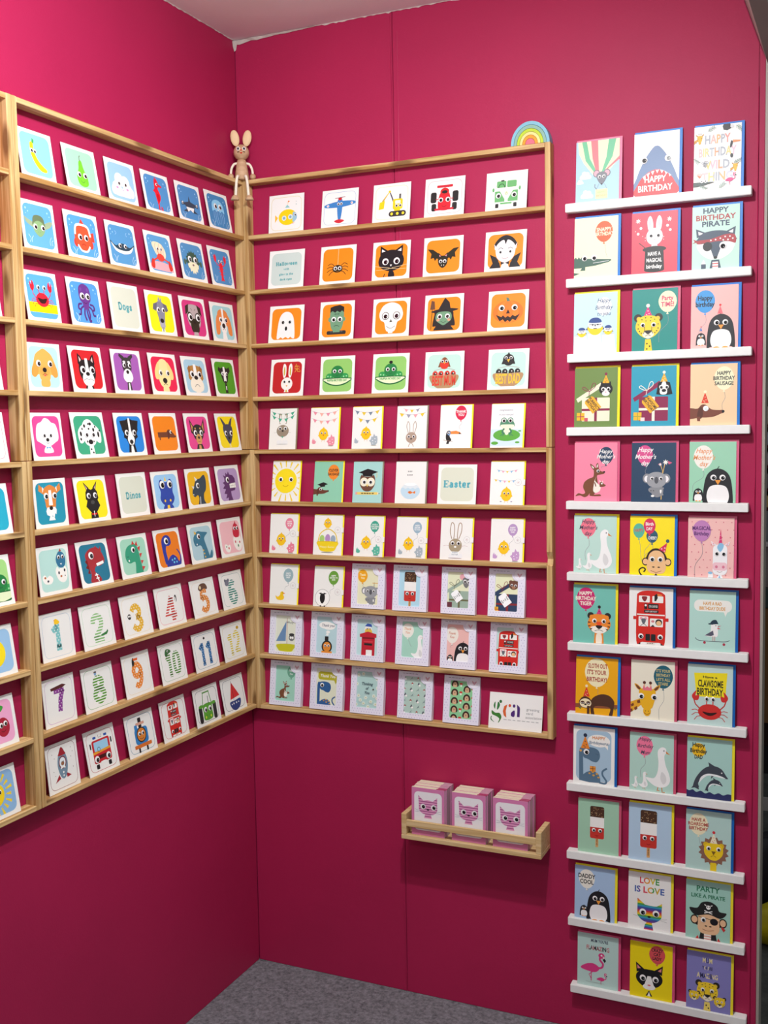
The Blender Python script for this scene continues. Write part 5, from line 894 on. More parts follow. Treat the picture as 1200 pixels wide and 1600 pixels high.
env 0f62b0;r a9c4d6 7 8 92 130 14;e f3f0e8 62 32 27 15;p f3f0e8 74 42 84 42 84 52;t d88a4a 7 62 25 HAPPY 32;t 789 6.6 62 37 Birthdaysaurus 46;longneck 50 92 1 56738a;hat e8862a 29 53 11 31 25324a;e e0a85a 18 59 3 3;r e8963a 41 94 55 107 0;l 7a3a1a 1.4 48 94 48 107;l 7a3a1a 1.4 41 100 55 100
@R9.1 tall mint card with a goose and goslings, Happy Birthday Mum balloon
env c8506e;r b5d8ca 0 0 100 140 0;balloon f0789a 34 30 19 23 26 104;ti 345 8 36 14 Happy;ti 345 8 36 30 Birthday;ti 345 8 36 45 Mum;goose 72 80 1.02;goose 34 110 .4;goose 14 116 .28
@R9.2 tall mint card with two leaping grey dolphins, Happy Birthday Dad
env f2de2a;r a9d2c8 0 0 100 140 0;e f0bf1e 26 28 16 16;t k 9 26 16 Happy 28;t k 9 26 30 Birthday 38;t k 9 26 44 DAD 18;dolphin 54 80 1;dolphin 62 102 .5;s 2d3362 -3 122 6 124 14 121 22 126 32 122 42 127 52 123 62 127 72 123 82 127 92 123 103 126 103 142 -3 142
@R10.0 tall green card with a smaller chocolate topped ice lolly
env c8506e;r a3cdb0 0 0 100 140 0;lolly 47 56 1.15
@R10.1 tall pale blue card with a larger chocolate topped ice lolly
env f2de2a;r b5cfe4 0 0 100 140 0;lolly 47 60 1.3
@R10.2 tall pale mint card with a lion in a hat, HAVE A ROARSOME BIRTHDAY
env 0f62b0;r b5d4cc 0 0 100 140 0;balloon eee3be 28 32 21 25 44 114;tt3 7.4 28 32 HAVE_A ROARSOME BIRTHDAY a8342c;lion 62 90 1;hat f0e8c8 62 72 8 24 d0303a
@R11.0 tall pale blue card with two penguins and a DADDY COOL speech balloon
env f2de2a;r a9c4e2 0 0 100 140 0;balloon f0ece0 30 32 20 24 34 62;tt 10 30 25 30 39 DADDY COOL k;penguin 60 96 1;penguin 24 112 .36
@R11.1 tall white card with a rainbow striped cat, LOVE IS LOVE
env f2de2a;tm d83a50,e89a30,d8c030,48a050 14 50 18 LOVE 46;tm 4060a8,70409a,d83a50,e89a30,48a050,d8a830 14 50 40 IS_LOVE 70;rcat 50 90
@R11.2 tall mint card with a pirate monkey, PARTY LIKE A PIRATE
env f2de2a;r a3d0c0 0 0 100 140 0;t 2f7a58 12 50 18 PARTY 52;t 2f7a58 8.6 50 35 LIKE_A_PIRATE 76;p 222 30 140 34 120 68 120 72 140;r f3ece0 42 122 58 140 0;l c33 1.6 42 128 58 128;l c33 1.6 42 134 58 134;p c33 20 140 28 128 32 140;p c33 82 140 74 128 70 140;s 2b1a14 24 90 50 80 76 90 76 104 24 104;e 2b1a14 20 92 9 11;e ecbf94 20 92 6.6 8;e 2b1a14 84 92 9 11;e ecbf94 84 92 6.6 8;s ecbf94 28 96 30 80 50 76 74 80 76 96 76 112 66 122 38 122 28 112;l k 1.2 28 84 76 90;e k 64 92 9 8;e 2b1a14 46 104 3 1.4;e 2b1a14 56 104 3 1.4;c 833 1 38 112 50 115 64 112;s 222 8 66 26 64 36 50 54 46 70 54 76 66 92 68 78 82 52 76 22 82;e w 51 60 5 5;e k 49 59 1.2 1.2;e k 53 59 1.2 1.2;l w 2 42 68 60 74;l w 2 42 74 60 68;l w 2 42 54 46 56;l w 2 60 54 56 56;p c33 82 100 90 106 86 112 80 104;y 40 90 6 .2 .1
@R12.0 tall pale mint card with two pink flamingos, MUM YOURE FLAMAZING
env d8507c;r bddad2 0 0 100 140 0;t 3a3a52 7 54 16 MUM_YOU'RE 42;tm c06a70,222,c06a70,222,8a3040,c06a70,222,222,c06a70 10 50 34 FLAMAZING 56;flam 42 78 .95;flam 62 106 .4;e a8bcb4 44 119 24 .8
@R12.1 tall yellow card with a black and white cat, CRAZY CAT LADY balloon
env d8507c;r f4dc0a 0 0 100 140 0;balloon d84f54 64 26 19 22 62 50;tt3 7 64 25 CRAZY CAT LADY 222;P2 46 k 16 74 14 50 36 66;P2 46 e58a88 18 66 17 56 26 64;s k 16 78 30 66 46 64 62 66 76 78 76 92 64 104 46 108 28 104 16 92;p w 42 80 50 80 58 104 46 110 34 104;e w 46 106 15 7;e e07a80 46 102 4 2;p k 38 128 46 114 54 128;p w 42 128 46 118 50 128;y 31 86 7.4 .1 .1;y 61 86 7.4 .1 .1
@R12.2 tall lavender card with a leopard and two cubs, MUM YOURE AMAZING
env f2de2a;r 8480bd 0 0 100 140 0;tm e8d8a0,2b2b52,e8d8a0 11 47 18 MUM 22;tm 2b2b52,e8d8a0,2b2b52,e8d8a0,2b2b52,2b2b52 7.6 47 36 YOU'RE 24;tm e8d8a0,2b2b52,2b2b52,e8d8a0,2b2b52,e8d8a0,e8d8a0 11 47 54 AMAZING 48;cheetah 48 90 .86;cheetah 18 104 .42;cheetah 76 110 .46;p f2d86a 42 114 54 114 56 136 40 136;e k 46 122 1.6 2;e k 51 128 1.6 2
@F3.0 cropped square card on the far left rack, third shelf down, white edge
b a9d4e6
@F4.0 cropped square card on the far left rack beside the golden puppy
b d8dcd0
@F5.0 cropped white square card with a pink outline on far left rack
o d8708c
@F6.0 cropped square card with a plain turquoise panel on far left rack
b 1fa8c4
@F7.0 cropped green square card with a pea pod on far left rack
b a5d884;pod 70 60
@F8.0 cropped blue square card with a yellow circle on far left rack
b 9cc4e6;e fbe01e 50 50 26 26
@F9.0 cropped pink square card with a smiling red cherry on far left rack
b f0a8cc;s 3f9a3a 50 20 60 16 72 20 66 28 54 28;e a81c34 66 58 16 18;y 61 54 5;y 72 52 5;c 511 1 60 64 66 67 72 63
@F10.0 cropped blue square card with a smiling sun on far left rack
b 8fb8de;rays 44 48;e fbd81e 44 48 22 22;y 36 44 5;y 54 44 5;c b80 1.2 38 56 44 59 50 56
"""
POSTXT = """
L1.0:-7811,987,975,193,56 L1.1:-6469,1033,955,208,42 L1.2:-5119,1032,950,195,54 L1.3:-3807,1042,960,214,36 L1.4:-2494,1024,962,206,44 L1.5:-1210,1035,993,216,35
L2.0:-7825,966,997,182,67 L2.1:-6497,1059,1001,194,55 L2.2:-5167,1031,1009,204,46 L2.3:-3772,1028,1010,217,33 L2.4:-2430,1053,1007,216,35 L2.5:-1159,1020,1024,209,41
L3.0:-7819,961,1018,194,56 L3.1:-6489,1045,1027,206,44 L3.2:-5147,1055,1061,196,54 L3.3:-3803,1074,1033,201,49 L3.4:-2442,1081,1036,202,48 L3.5:-1120,1085,1016,189,61
L4.0:-7839,988,973,166,91 L4.1:-6524,1052,989,206,49 L4.2:-5144,1043,992,194,59 L4.3:-3763,1076,986,203,49 L4.4:-2445,1054,982,214,39 L4.5:-1123,1009,982,202,52
L5.0:-7834,926,970,179,67 L5.1:-6524,1057,991,211,36 L5.2:-5118,1037,981,197,51 L5.3:-3799,1043,981,198,51 L5.4:-2420,1049,976,201,49 L5.5:-1042,1020,979,212,39
L6.0:-7806,968,995,155,80 L6.1:-6507,1039,987,192,36 L6.2:-5092,1060,992,187,52 L6.3:-3814,1072,977,189,53 L6.4:-2442,1080,985,190,59 L6.5:-1082,1104,1004,211,49
L7.0:-7791,955,997,167,74 L7.1:-6515,1028,992,212,25 L7.2:-5131,1066,969,200,42 L7.3:-3806,1028,983,215,34 L7.4:-2410,1071,990,207,49 L7.5:-1055,1112,1006,206,54
L8.0:-7775,979,988,168,69 L8.1:-6496,1053,965,195,38 L8.2:-5144,1059,970,208,39 L8.3:-3823,1102,968,207,45 L8.4:-2387,1052,947,212,36 L8.5:-1060,1067,964,208,44
L9.0:-7777,954,1005,153,67 L9.1:-6506,1032,976,168,27 L9.2:-5150,1003,983,186,31 L9.3:-3782,1011,969,190,31 L9.4:-2381,1041,974,200,45 L9.5:-1077,1041,973,210,45
L10.0:-7774,952,1019,172,66 L10.1:-6513,1009,981,196,16 L10.2:-5107,1038,970,193,23 L10.3:-3799,1024,983,194,34 L10.4:-2394,1077,965,198,50 L10.5:-1119,1065,940,194,26
B1.0:1498,1025,993,175,74 B1.1:3046,1021,974,204,46 B1.2:4481,1009,969,204,46 B1.3:5888,1027,966,210,40 B1.4:7456,1015,936,209,41 B2.0:1461,1039,1000,204,46
B2.1:2960,1003,993,214,36 B2.2:4446,1017,975,206,44 B2.3:5829,1023,971,207,42 B2.4:7418,1020,975,214,36 B3.0:1418,1021,979,208,42 B3.1:2898,978,996,205,45
B3.2:4415,1004,976,208,42 B3.3:5828,1013,985,212,38 B3.4:7471,999,972,216,34 B4.0:1405,1000,985,213,39 B4.1:2878,982,996,197,54 B4.2:4378,997,1000,206,44
B4.3:5821,1021,988,202,49 B4.4:7462,1017,980,212,37 B5.0:1237,799,1080,202,46 B5.1:2471,823,1076,207,41 B5.2:3690,815,1072,200,48 B5.3:4931,810,1067,204,46
B5.4:6103,818,1067,211,38 B5.5:7422,810,1068,227,24 B6.0:1292,823,1076,217,35 B6.1:2550,824,1065,214,38 B6.2:3680,811,1052,205,45 B6.3:4880,821,1053,209,42
B6.4:6124,1009,986,210,43 B6.5:7407,837,1052,220,36 B7.0:1185,836,1049,197,50 B7.1:2508,827,1045,205,40 B7.2:3686,817,1039,209,43 B7.3:4871,810,1037,210,42
B7.4:6084,828,1037,214,42 B7.5:7391,818,1042,211,46 B8.0:1145,835,1059,198,47 B8.1:2481,839,1051,205,33 B8.2:3639,938,1152,201,44 B8.3:4814,934,1163,207,44
B8.4:6124,905,1160,210,44 B8.5:7377,929,1168,217,38 B9.0:1171,987,1171,208,43 B9.1:2421,963,1202,219,43 B9.2:3598,945,1202,212,45 B9.3:4869,918,1212,228,43
B9.4:6101,929,1217,226,49 B9.5:7407,934,1219,235,41 B10.0:1130,965,1192,211,43 B10.1:2377,971,1208,223,35 B10.2:3564,949,1216,223,37 B10.3:4916,951,1195,222,38
B10.4:6174,952,1187,235,38 B10.5:7584,1359,880,221,39 R1.0:9626,996,1385,182,69 R1.1:10951,997,1403,183,68 R1.2:12260,996,1394,187,64 R2.0:9588,1007,1377,179,71
R2.1:10910,1014,1368,171,79 R2.2:12235,1004,1379,166,84 R3.0:9569,1005,1388,185,66 R3.1:10919,1010,1393,182,68 R3.2:12221,1009,1374,169,81 R4.0:9579,999,1370,184,66
R4.1:10898,1007,1363,176,74 R4.2:12214,1005,1357,162,88 R5.0:9571,1002,1363,167,83 R5.1:10902,999,1354,175,75 R5.2:12202,1007,1362,171,81 R6.0:9553,1004,1345,176,72
R6.1:10874,1007,1358,184,73 R6.2:12177,999,1346,177,77 R7.0:9532,999,1368,175,83 R7.1:10852,998,1357,171,89 R7.2:12221,1008,1353,181,79 R8.0:9588,998,1348,189,67
R8.1:10897,998,1371,178,82 R8.2:12182,989,1369,180,84 R9.0:9519,992,1373,175,95 R9.1:10875,1010,1358,171,85 R9.2:12177,989,1369,181,81 R10.0:9621,980,1289,157,84
R10.1:10842,984,1343,172,86 R10.2:12169,1004,1354,190,86 R11.0:9532,972,1278,170,85 R11.1:10836,988,1329,181,91 R11.2:12172,992,1349,184,95 R12.0:9602,992,1286,145,82
R12.1:10879,989,1319,182,94 R12.2:12196,989,1330,207,91 F3.0:-9540,1040,980,199,50 F4.0:-9590,1040,980,199,50 F5.0:-9520,1040,980,199,50 F6.0:-9500,1040,980,199,50
F7.0:-9530,1040,980,199,50 F8.0:-9540,1040,980,199,50 F9.0:-9590,1040,980,199,50 F10.0:-9630,1040,980,199,50"""
# ------------------------------------------------------------------ cards
UNIT = 1.5e-5
def pmesh(name, verts, faces, cols, m=PRINT):
    me = bpy.data.meshes.new(name); me.from_pydata(verts, [], faces); me.update()
    at = me.color_attributes.new('Col', 'FLOAT_COLOR', 'CORNER'); buf = []
    for p, c in zip(me.polygons, cols): buf += list(c)*p.loop_total
    at.data.foreach_set('color', buf); me.materials.append(m); return me
def slab_geo(x0, y0, x1, y1, z0, z1):
    v = [(x0,y0,z0),(x1,y0,z0),(x1,y1,z0),(x0,y1,z0),(x0,y0,z1),(x1,y0,z1),(x1,y1,z1),(x0,y1,z1)]
    return v, [(3,2,1,0),(4,5,6,7),(0,1,5,4),(1,2,6,5),(2,3,7,6),(3,0,4,7)]
# one wobble eye: clear dome disc of white with a loose black pupil
def eye_mesh():
    n = 16; vs = []; fs = []; cs = []; Wt, Kt, Gt = col('f4f2f0'), col('101014'), col('8a8a92')
    for r, z in ((1, 0), (1, .12), (.86, .22)): vs += [(r*math.cos(2*math.pi*i/n), r*math.sin(2*math.pi*i/n), z) for i in range(n)]
    for k in range(2):
        for i in range(n): fs.append((k*n+i, k*n+(i+1) % n, (k+1)*n+(i+1) % n, (k+1)*n+i)); cs.append(Gt if k == 0 else Wt)
    fs.append(tuple(range(2*n, 3*n))); cs.append(Wt)
    b0 = len(vs); vs += [(.2+.62*math.cos(2*math.pi*i/n), .62*math.sin(2*math.pi*i/n), .26) for i in range(n)]; fs.append(tuple(range(b0, b0+n))); cs.append(Kt)
    b0 = len(vs); vs += [(.34+.09*math.cos(2*math.pi*i/8), .24+.09*math.sin(2*math.pi*i/8), .29) for i in range(8)]; fs.append(tuple(range(b0, b0+8))); cs.append(Wt)  # small white disc on the pupil is a painted glint
    return pmesh('eye', vs, fs, cs, EYEM)
EYE = eye_mesh()
POS = {}
for t in POSTXT.split():
    k, v = t.split(':'); POS[k] = [float(q)*1e-4 for q in v.split(',')]
GROUPS = {'L': 'square cards on the left wall rack', 'F': 'square cards on the far left rack', 'B': 'cards on the back wall rack', 'R': 'birthday cards on the white ledges'}
def build_card(key, label, cmds):
    wall = key[0]; row = int(key[1:].split('.')[0]); u, wd, h, b, t = POS[key]
    z = ZL[row-1] if wall == 'R' else ZS[row]
    A = Art(100*h/wd); A.run(cmds); k = wd/100
    boxd = A.win is not None
    name = 'notecard_box' if boxd else 'title_card' if 'title card' in label else 'greeting_card'
    paper = col('f3f1ec')
    th = .0135 if boxd else .0012
    if not boxd:
        v, f = slab_geo(-wd/2, 0, wd/2, h, -th, 0); me = pmesh(name, v, f, [paper]*6); zo = 0.0
    else:
        LAV = col('e9e6f4'); zo = -.0022
        # front with a window cut in it; the top right corner of the window is scooped out round a sticker
        hole = []
        x0, y0, x1, y1 = 18, 13, 80, 111
        hole += [(x0+3*(1-math.sin(a)), y0+3*(1-math.cos(a))) for a in (math.pi/2, math.pi/4, 0)]
        hole += [(x1-4-16*math.cos(a), y0-5+16*math.sin(a)) for a in [math.acos(max(-1, min(1, 0)))*0+q for q in ()]]
        cx, cy, cr = x1, y0+1, 17
        hole += [(cx+cr*math.cos(a), cy+cr*math.sin(a)) for a in [math.radians(183-i*11.6) for i in range(9)]]
        hole = [p for p in hole if p[0] <= x1+.01] + [(x1, y1-3), (x1-1, y1-1), (x1-3, y1), (x0+3, y1), (x0+1, y1-1), (x0, y1-3)]
        H = A.H; outer = [(0, 0), (100, 0), (100, H), (0, H)]
        P3 = lambda p, zz: ((p[0]/100-.5)*wd, h-p[1]*k, zz)
        tri = geometry.tessellate_polygon([[Vector((p[0], p[1], 0)) for p in outer], [Vector((p[0], p[1], 0)) for p in hole]])
        pts = outer+hole; v = [P3(p, 0) for p in pts]; f = []
        for tr3 in tri:
            a2, b2, c2 = (Vector(v[i]) for i in tr3); f.append(tuple(tr3) if (b2-a2).cross(c2-a2).z > 0 else tuple(tr3[::-1]))
        n0 = len(v); v += [P3(p, zo) for p in hole]; m = len(hole)
        for i in range(m): f.append((4+i, 4+(i+1) % m, n0+(i+1) % m, n0+i))
        n1 = len(v); v += [P3(p, -th) for p in outer]
        f += [(n1+3, n1+2, n1+1, n1)] + [(i, n1+i, n1+(i+1) % 4, (i+1) % 4) for i in range(4)]
        f += [(n0+m+0, n0+m+1, n0+m+2, n0+m+3)][:0]
        me = pmesh(name, v, f, [LAV]*len(f))
    o = bpy.data.objects.new(name, me); C.objects.link(o)
    th0 = .0 if wall != 'R' else .0
    hh = math.sqrt(max(1e-9, 1-((b-t)/h)**2))
    if wall in 'LF': X = Vector((0, 1, 0)); Y = Vector(((t-b)/h, 0, hh)); P = Vector((b, u, z))
    else: X = Vector((1, 0, 0)); Y = Vector((0, (b-t)/h, hh)); P = Vector((u, -b, z))
    Zv = X.cross(Y)
    back = th+(.0016 if A.env else 0)
    P.z += max(0.0, back*(-Zv.z if Zv.z < 0 else 0)) + .0002   # rest the lower back edge on the shelf
    if Zv.z > 0: P.z += back*Zv.z
    Mx = Matrix((X, Y, Zv)).transposed().to_4x4(); Mx.translation = P; o.matrix_world = Mx
    o['label'] = label; o['category'] = 'card'; o['group'] = GROUPS[wall]
    def child(nm, me2, loc=(0, 0, 0), lab=None):
        c = bpy.data.objects.new(nm, me2); C.objects.link(c); c.parent = o; c.location = loc
        if lab: c['label'] = lab
        return c
    top = .0
    if A.v:
        v = [((x/100-.5)*wd, h-y*k, zo+2e-5+ly*UNIT) for x, y, ly in A.v]
        child('printed_picture', pmesh('printed_picture', v, A.f, A.c)); top = zo+(A.layer+3)*UNIT
    for (x, y, r, dx, dy) in A.eyes:
        e = child('eye', EYE, ((x/100-.5)*wd, h-y*k, top)); e.scale = (r*k, r*k, min(r*k, .004)); e.rotation_euler = (0, 0, math.atan2(-dy-.12, dx+.05))
    if boxd:
        D2 = Art(A.H); rr = random.Random(hash(key) % 99)
        for j in range(18):
            for i in range(13):
                x, y = 4+i*7.8+(j % 2)*3.6, 7+j*7.2
                if x > 97 or y > A.H-3 or (14 < x < 83 and 9 < y < 114) or (x > 62 and y < 34) or (y < 9 and x < 60): continue
                D2.layer = 1; D2.raw(ell(x, y, 1.2, 1.2, 6), 'b0a6cc')
        D2.run('scr a9a4b8 12 58 6 1.8 5;e dcd8ea 84 15 16 15.4;e efedf6 84 15 14.8 14.2;p d8a8b4 78 10 84 14 90 10 90 14 84 22 78 14;e c9c2dc 84 15 1.2 1.2')
        child('dot_pattern', pmesh('dot_pattern', [((x/100-.5)*wd, h-y*k, 2e-5+ly*UNIT) for x, y, ly in D2.v], D2.f, D2.c))
    if A.env:
        ew = .0058 if wall == 'R' else .0036; eh = .0042 if wall == 'R' else .0016
        if A.tab: eh = .0022
        v, f = slab_geo(-wd/2+.001, 0, wd/2+ew, h+eh, -.0008, 0)
        child('envelope', pmesh('envelope', v, f, [col(A.env)]*6), (0, 0, -th-.0003), 'coloured envelope tucked behind the card')
    if A.tab:
        v, f = slab_geo(wd*.44, h-(A.tab+8)*k, wd/2+.0040, h-(A.tab-8)*k, -.0002, .0002)
        child('paper_tab', pmesh('paper_tab', v, f, [paper]*6), (0, 0, .0006))
    return o
for blk in ART.split('@')[1:]:
    head, cmds = blk.split('\n', 1); key, label = head.split(' ', 1)
    build_card(key, label.strip(), cmds.replace('\n', ';'))

# ------------------------------------------------------------------ spice-rack shelf with three stacks of pink notecards
rx0, rx1, ry, rz = .4762, .8405, .080, .4467
rk = empty('wall_rack', ((rx0+rx1)/2, -ry/2, rz), 'small wooden wall rack with front rail holding pink cat notecards', 'rack')
boxo('base_board', (rx0, -ry, rz), (rx1, -.0005, rz+.0115), BEECH, rk, .001)
for xa, xb in ((rx0+.0003, rx0+.0135), (rx1-.0135, rx1-.0003)):
    boxo('side_panel', (xa, -ry+.001, rz+.0115), (xb, -.0008, rz+.0655), BEECH, rk, .001)
boxo('front_rail', (rx0+.0135, -ry+.001, rz+.0330), (rx1-.0135, -ry+.0085, rz+.0500), BEECH, rk, .001)
PKC, CRM = col('d57fae'), col('ece6c8')
CAT = 'r d57fae 0 0 100 140 0;r f0eef0 8 11 92 122 12'
stacks = ((.5005, 'left'), (.6085, 'middle'), (.7155, 'right'))
NW, NH = .0885, .1205
for si, (sx0, pos) in enumerate(stacks):
    for q in range(7):
        front = q == 0; dep = .0082; yb = -(ry-.0115)+q*(dep+.0004)
        lean = .0; dz = (0, -.0006, .0003, -.0004, .0002, 0, -.0003)[(q+si*2) % 7] if q else 0
        v, f = slab_geo(0, 0, NW, NH+dz, -dep, 0)
        me = pmesh('notecard_pack', v, f, [PKC, PKC, PKC, col('d9c3cf'), CRM, PKC])
        o = bpy.data.objects.new('notecard_pack', me); C.objects.link(o)
        Mx = Matrix(((1, 0, 0), (0, 0, -1), (0, 1, 0))).transposed()
        Mx = Matrix((Vector((1, 0, 0)), Vector((0, .03, .9995)), Vector((0, -.9995, .03)))).transposed().to_4x4()
        Mx.translation = (sx0+(.0006*((q*3) % 4)), yb, rz+.0118+(.03*dep)); o.matrix_world = Mx
        what = ('front pack of the %s stack, pink notecards with striped cat face' % pos) if front else '%s pack from the front in the %s stack of pink notecards' % (ORD[q], pos)
        tag(o, what, 'notecards', 'pink notecard packs in the wall rack')
        # pink band wrapped over the right end of the cream top edge
        v, f = slab_geo(NW*.74, NH+dz-.001, NW+.0003, NH+dz+.0003, -dep+.0003, -.0003)
        c = bpy.data.objects.new('paper_band', pmesh('paper_band', v, f, [col('b0466e' if q in (0, 1) else 'c99aae')]*6)); C.objects.link(c); c.parent = o
        if front:
            A = Art(136); st = ''.join('r c06a9c -30 %g 30 %g 0;' % (y, y+2.1) for y in range(-26, 56, 5))
            A.run(CAT); n0 = len(A.f)
            face = [(-30, -28)]+smooth([(-14, -14), (0, -17), (14, -14)], False)+[(28, -26)]+smooth([(28, 0), (27, 14), (14, 24), (-14, 24), (-27, 14), (-28, 0)], False)
            A.layer += 1; A.raw([(50+a2, 50+b2) for a2, b2 in [(-8, 22), (8, 22), (12, 36), (-12, 36)]], 'e6a2c8'); A.layer += 1
            A.raw([(50+a2, 50+b2) for a2, b2 in face], 'e6a2c8'); A.layer += 1
            # darker pink stripes cut to the cat's outline
            for y in range(23, 90, 7):
                A.cl = (18, y, 82, y+3); A.raw([(50+a2, 50+b2) for a2, b2 in face], 'a8568c'); A.raw([(50+a2, 50+b2) for a2, b2 in [(-8, 25), (8, 25), (12, 36), (-12, 36)]], 'a8568c')
            A.cl = (0, 0, 100, 136)
            A.sub(50, 50, 1, 'e 222 0 11 4 2.4;C 99a .7 24 14 34 14 40 12;C 99a .7 24 17 34 19 40 19;y -15 3 8 .2 .1;y 17 3 8 .1 .1')
            kk = NW/100
            c = bpy.data.objects.new('printed_picture', pmesh('printed_picture', [(x*kk, NH-y*kk, 2e-5+ly*UNIT) for x, y, ly in A.v if True], A.f, A.c)); C.objects.link(c); c.parent = o
            for (x, y, r, dx, dy) in A.eyes:
                e = bpy.data.objects.new('eye', EYE); C.objects.link(e); e.parent = o; e.location = (x*kk, NH-y*kk, (A.layer+3)*UNIT); e.scale = (r*kk, r*kk, .003)

# ------------------------------------------------------------------ stacking rainbow on the rack's right end
cx0, zr = .8085, 2.1331
rb = empty('stacking_rainbow', (cx0, -.0145, zr), 'wooden rainbow toy of nested painted arches on top of the rack', 'toy')
for ro, ri, c in ((.0465, .0395, '7fb8cc'), (.0388, .0322, '86b0a0'), (.0315, .0255, 'b9cf2a'), (.0248, .0188, 'eed98a'), (.0181, .0120, 'ee9a20'), (.0113, 0, 'd86a7c')):
    n = 24; vs = []; fs = []
    ring = [(ro*math.cos(math.pi*i/n), 1.12*ro*math.sin(math.pi*i/n)) for i in range(n+1)]
    ring += [(ri*math.cos(math.pi*i/n), 1.12*ri*math.sin(math.pi*i/n)) for i in range(n, -1, -1)] if ri else []
    bm = bmesh.new(); fr = [bm.verts.new((x, -.0135, z)) for x, z in ring]; fc = bm.faces.new(fr)
    ex = bmesh.ops.extrude_face_region(bm, geom=[fc]); bmesh.ops.translate(bm, verts=[q for q in ex['geom'] if isinstance(q, bmesh.types.BMVert)], vec=(0, .027, 0))
    bmesh.ops.recalc_face_normals(bm, faces=bm.faces[:])
    bm_obj('arch' if ri else 'core_block', bm, simple('toy_paint_'+c, c, .5, .05, 50), rb)

# ------------------------------------------------------------------ wooden rabbit doll sitting on the corner of the racks
zt = 2.1331
rab = empty('rabbit_doll', (.030, -.030, zt), 'jointed wooden rabbit doll with long ears sitting on the corner of the racks', 'doll')
rab.rotation_euler = (0, 0, math.radians(30))
def lathe(name, prof, m, loc, n=24, rot=None, parent=rab):
    vs = []; fs = []
    for r, z in prof: vs += [(r*math.cos(2*math.pi*i/n), r*math.sin(2*math.pi*i/n), z) for i in range(n)]
    for k in range(len(prof)-1):
        for i in range(n): fs.append((k*n+i, k*n+(i+1) % n, (k+1)*n+(i+1) % n, (k+1)*n+i))
    fs += [tuple(range(n))[::-1], tuple(range((len(prof)-1)*n, len(prof)*n))]
    o = me_obj(name, vs, fs, m, parent, True); o.location = loc
    if rot: o.rotation_euler = rot
    return o
def ball(name, r, m, loc, sc=(1, 1, 1), rot=(0, 0, 0), parent=rab, seg=20):
    bm = bmesh.new(); bmesh.ops.create_uvsphere(bm, u_segments=seg, v_segments=seg//2+2, radius=r)
    o = bm_obj(name, bm, m, parent, True); o.location = loc; o.scale = sc; o.rotation_euler = rot; return o
def tube(name, pts, r, m, parent=rab, n=10):
    P = [Vector(p) for p in pts]; Q = []
    for i in range(len(P)-1):
        g = lambda j: P[max(0, min(len(P)-1, j))]
        for q in range(6):
            t = q/6; t2 = t*t; t3 = t2*t; Q.append(.5*(2*g(i)+(g(i+1)-g(i-1))*t+(2*g(i-1)-5*g(i)+4*g(i+1)-g(i+2))*t2+(3*g(i)-g(i-1)-3*g(i+1)+g(i+2))*t3))
    Q.append(P[-1]); vs = []; fs = []
    for i, q in enumerate(Q):
        d = (Q[min(i+1, len(Q)-1)]-Q[max(0, i-1)]).normalized(); a = d.cross(Vector((.3, .9, .2))).normalized(); b2 = d.cross(a)
        vs += [q+r*(math.cos(2*math.pi*k/n)*a+math.sin(2*math.pi*k/n)*b2) for k in range(n)]
        if i: fs += [((i-1)*n+k, (i-1)*n+(k+1) % n, i*n+(k+1) % n, i*n+k) for k in range(n)]
    fs += [tuple(range(n)), tuple(range(len(vs)-n, len(vs)))[::-1]]
    o = me_obj(name, vs, fs, m, parent, True)
    bm = bmesh.new(); bm.from_mesh(o.data); bmesh.ops.recalc_face_normals(bm, faces=bm.faces[:]); bm.to_mesh(o.data); bm.free(); return o
CORD = simple('cream_cord', 'efe6d2', .8, .04, 200)
EARW = simple('pale_turned_wood', 'e6c79a', .55, .05, 60)
BLK = simple('black_paint', '18171a', .4, .02, 50); RED = simple('red_paint', 'd2402e', .4, .03, 50); WHT = simple('white_dot_paint', 'f2efe8', .4, .02, 50)
lathe('body', [(.0001, 0), (.0185, 0), (.0192, .002), (.0165, .022), (.0128, .044), (.0112, .0505), (.009, .052), (.0001, .052)], TOYW, (0, 0, 0))
hd = ball('head', .0205, TOYW, (0, -.002, .070), (1, 1, 1.0))
for s in (-1, 1):
    ball('ear', .012, EARW, (s*.0158, 0, .1075), (.95, .34, 1.75), (0, s*.17, 0))
    tube('arm', [(s*.011, 0, .043), (s*.020, -.002, .040), (s*.0265, -.004, .028), (s*.0285, -.006, .012)], .0032, CORD)
    ball('hand', .0078, TOYW, (s*.0285, -.006, .0078))
    tube('leg', [(s*.0085, -.016, .006), (s*.0110, -.026, .004), (s*.0140, -.0300, -.012), (s*.0165, -.0300, -.046)], .0036, CORD)
    ft = lathe('foot', [(.0001, 0), (.0095, 0), (.0092, .003), (.006, .010), (.0035, .012), (.0001, .012)], TOYW, (s*.0185, -.0315, -.057), 18); ft.scale = (1.15, 1.1, 1)
    ball('eye', .0052, WHT, (s*.0080, -.0198, .076), (1, .40, 1.05), (0, 0, s*.38), seg=12)
    ball('pupil', .0030, BLK, (s*.0076, -.0216, .0758), (1, .45, 1.1), (0, 0, s*.38), seg=10)
    for q in (-1, 0, 1):
        tube('whisker', [(s*.0045, -.0228, .0680), (s*.0100, -.0205, .0676+q*.0022)], .00025, BLK, n=5)
me_obj('nose', [(-.0030, -.0226, .0705), (.0030, -.0226, .0705), (0, -.0224, .0755), (0, -.0242, .0715)], [(0, 1, 3), (1, 2, 3), (2, 0, 3)], RED, rab)
me_obj('mouth', [(-.0042, -.0222, .0672), (.0042, -.0222, .0672), (0, -.0210, .0620), (0, -.0236, .0664)], [(0, 3, 1), (1, 3, 2), (2, 3, 0)], RED, rab)

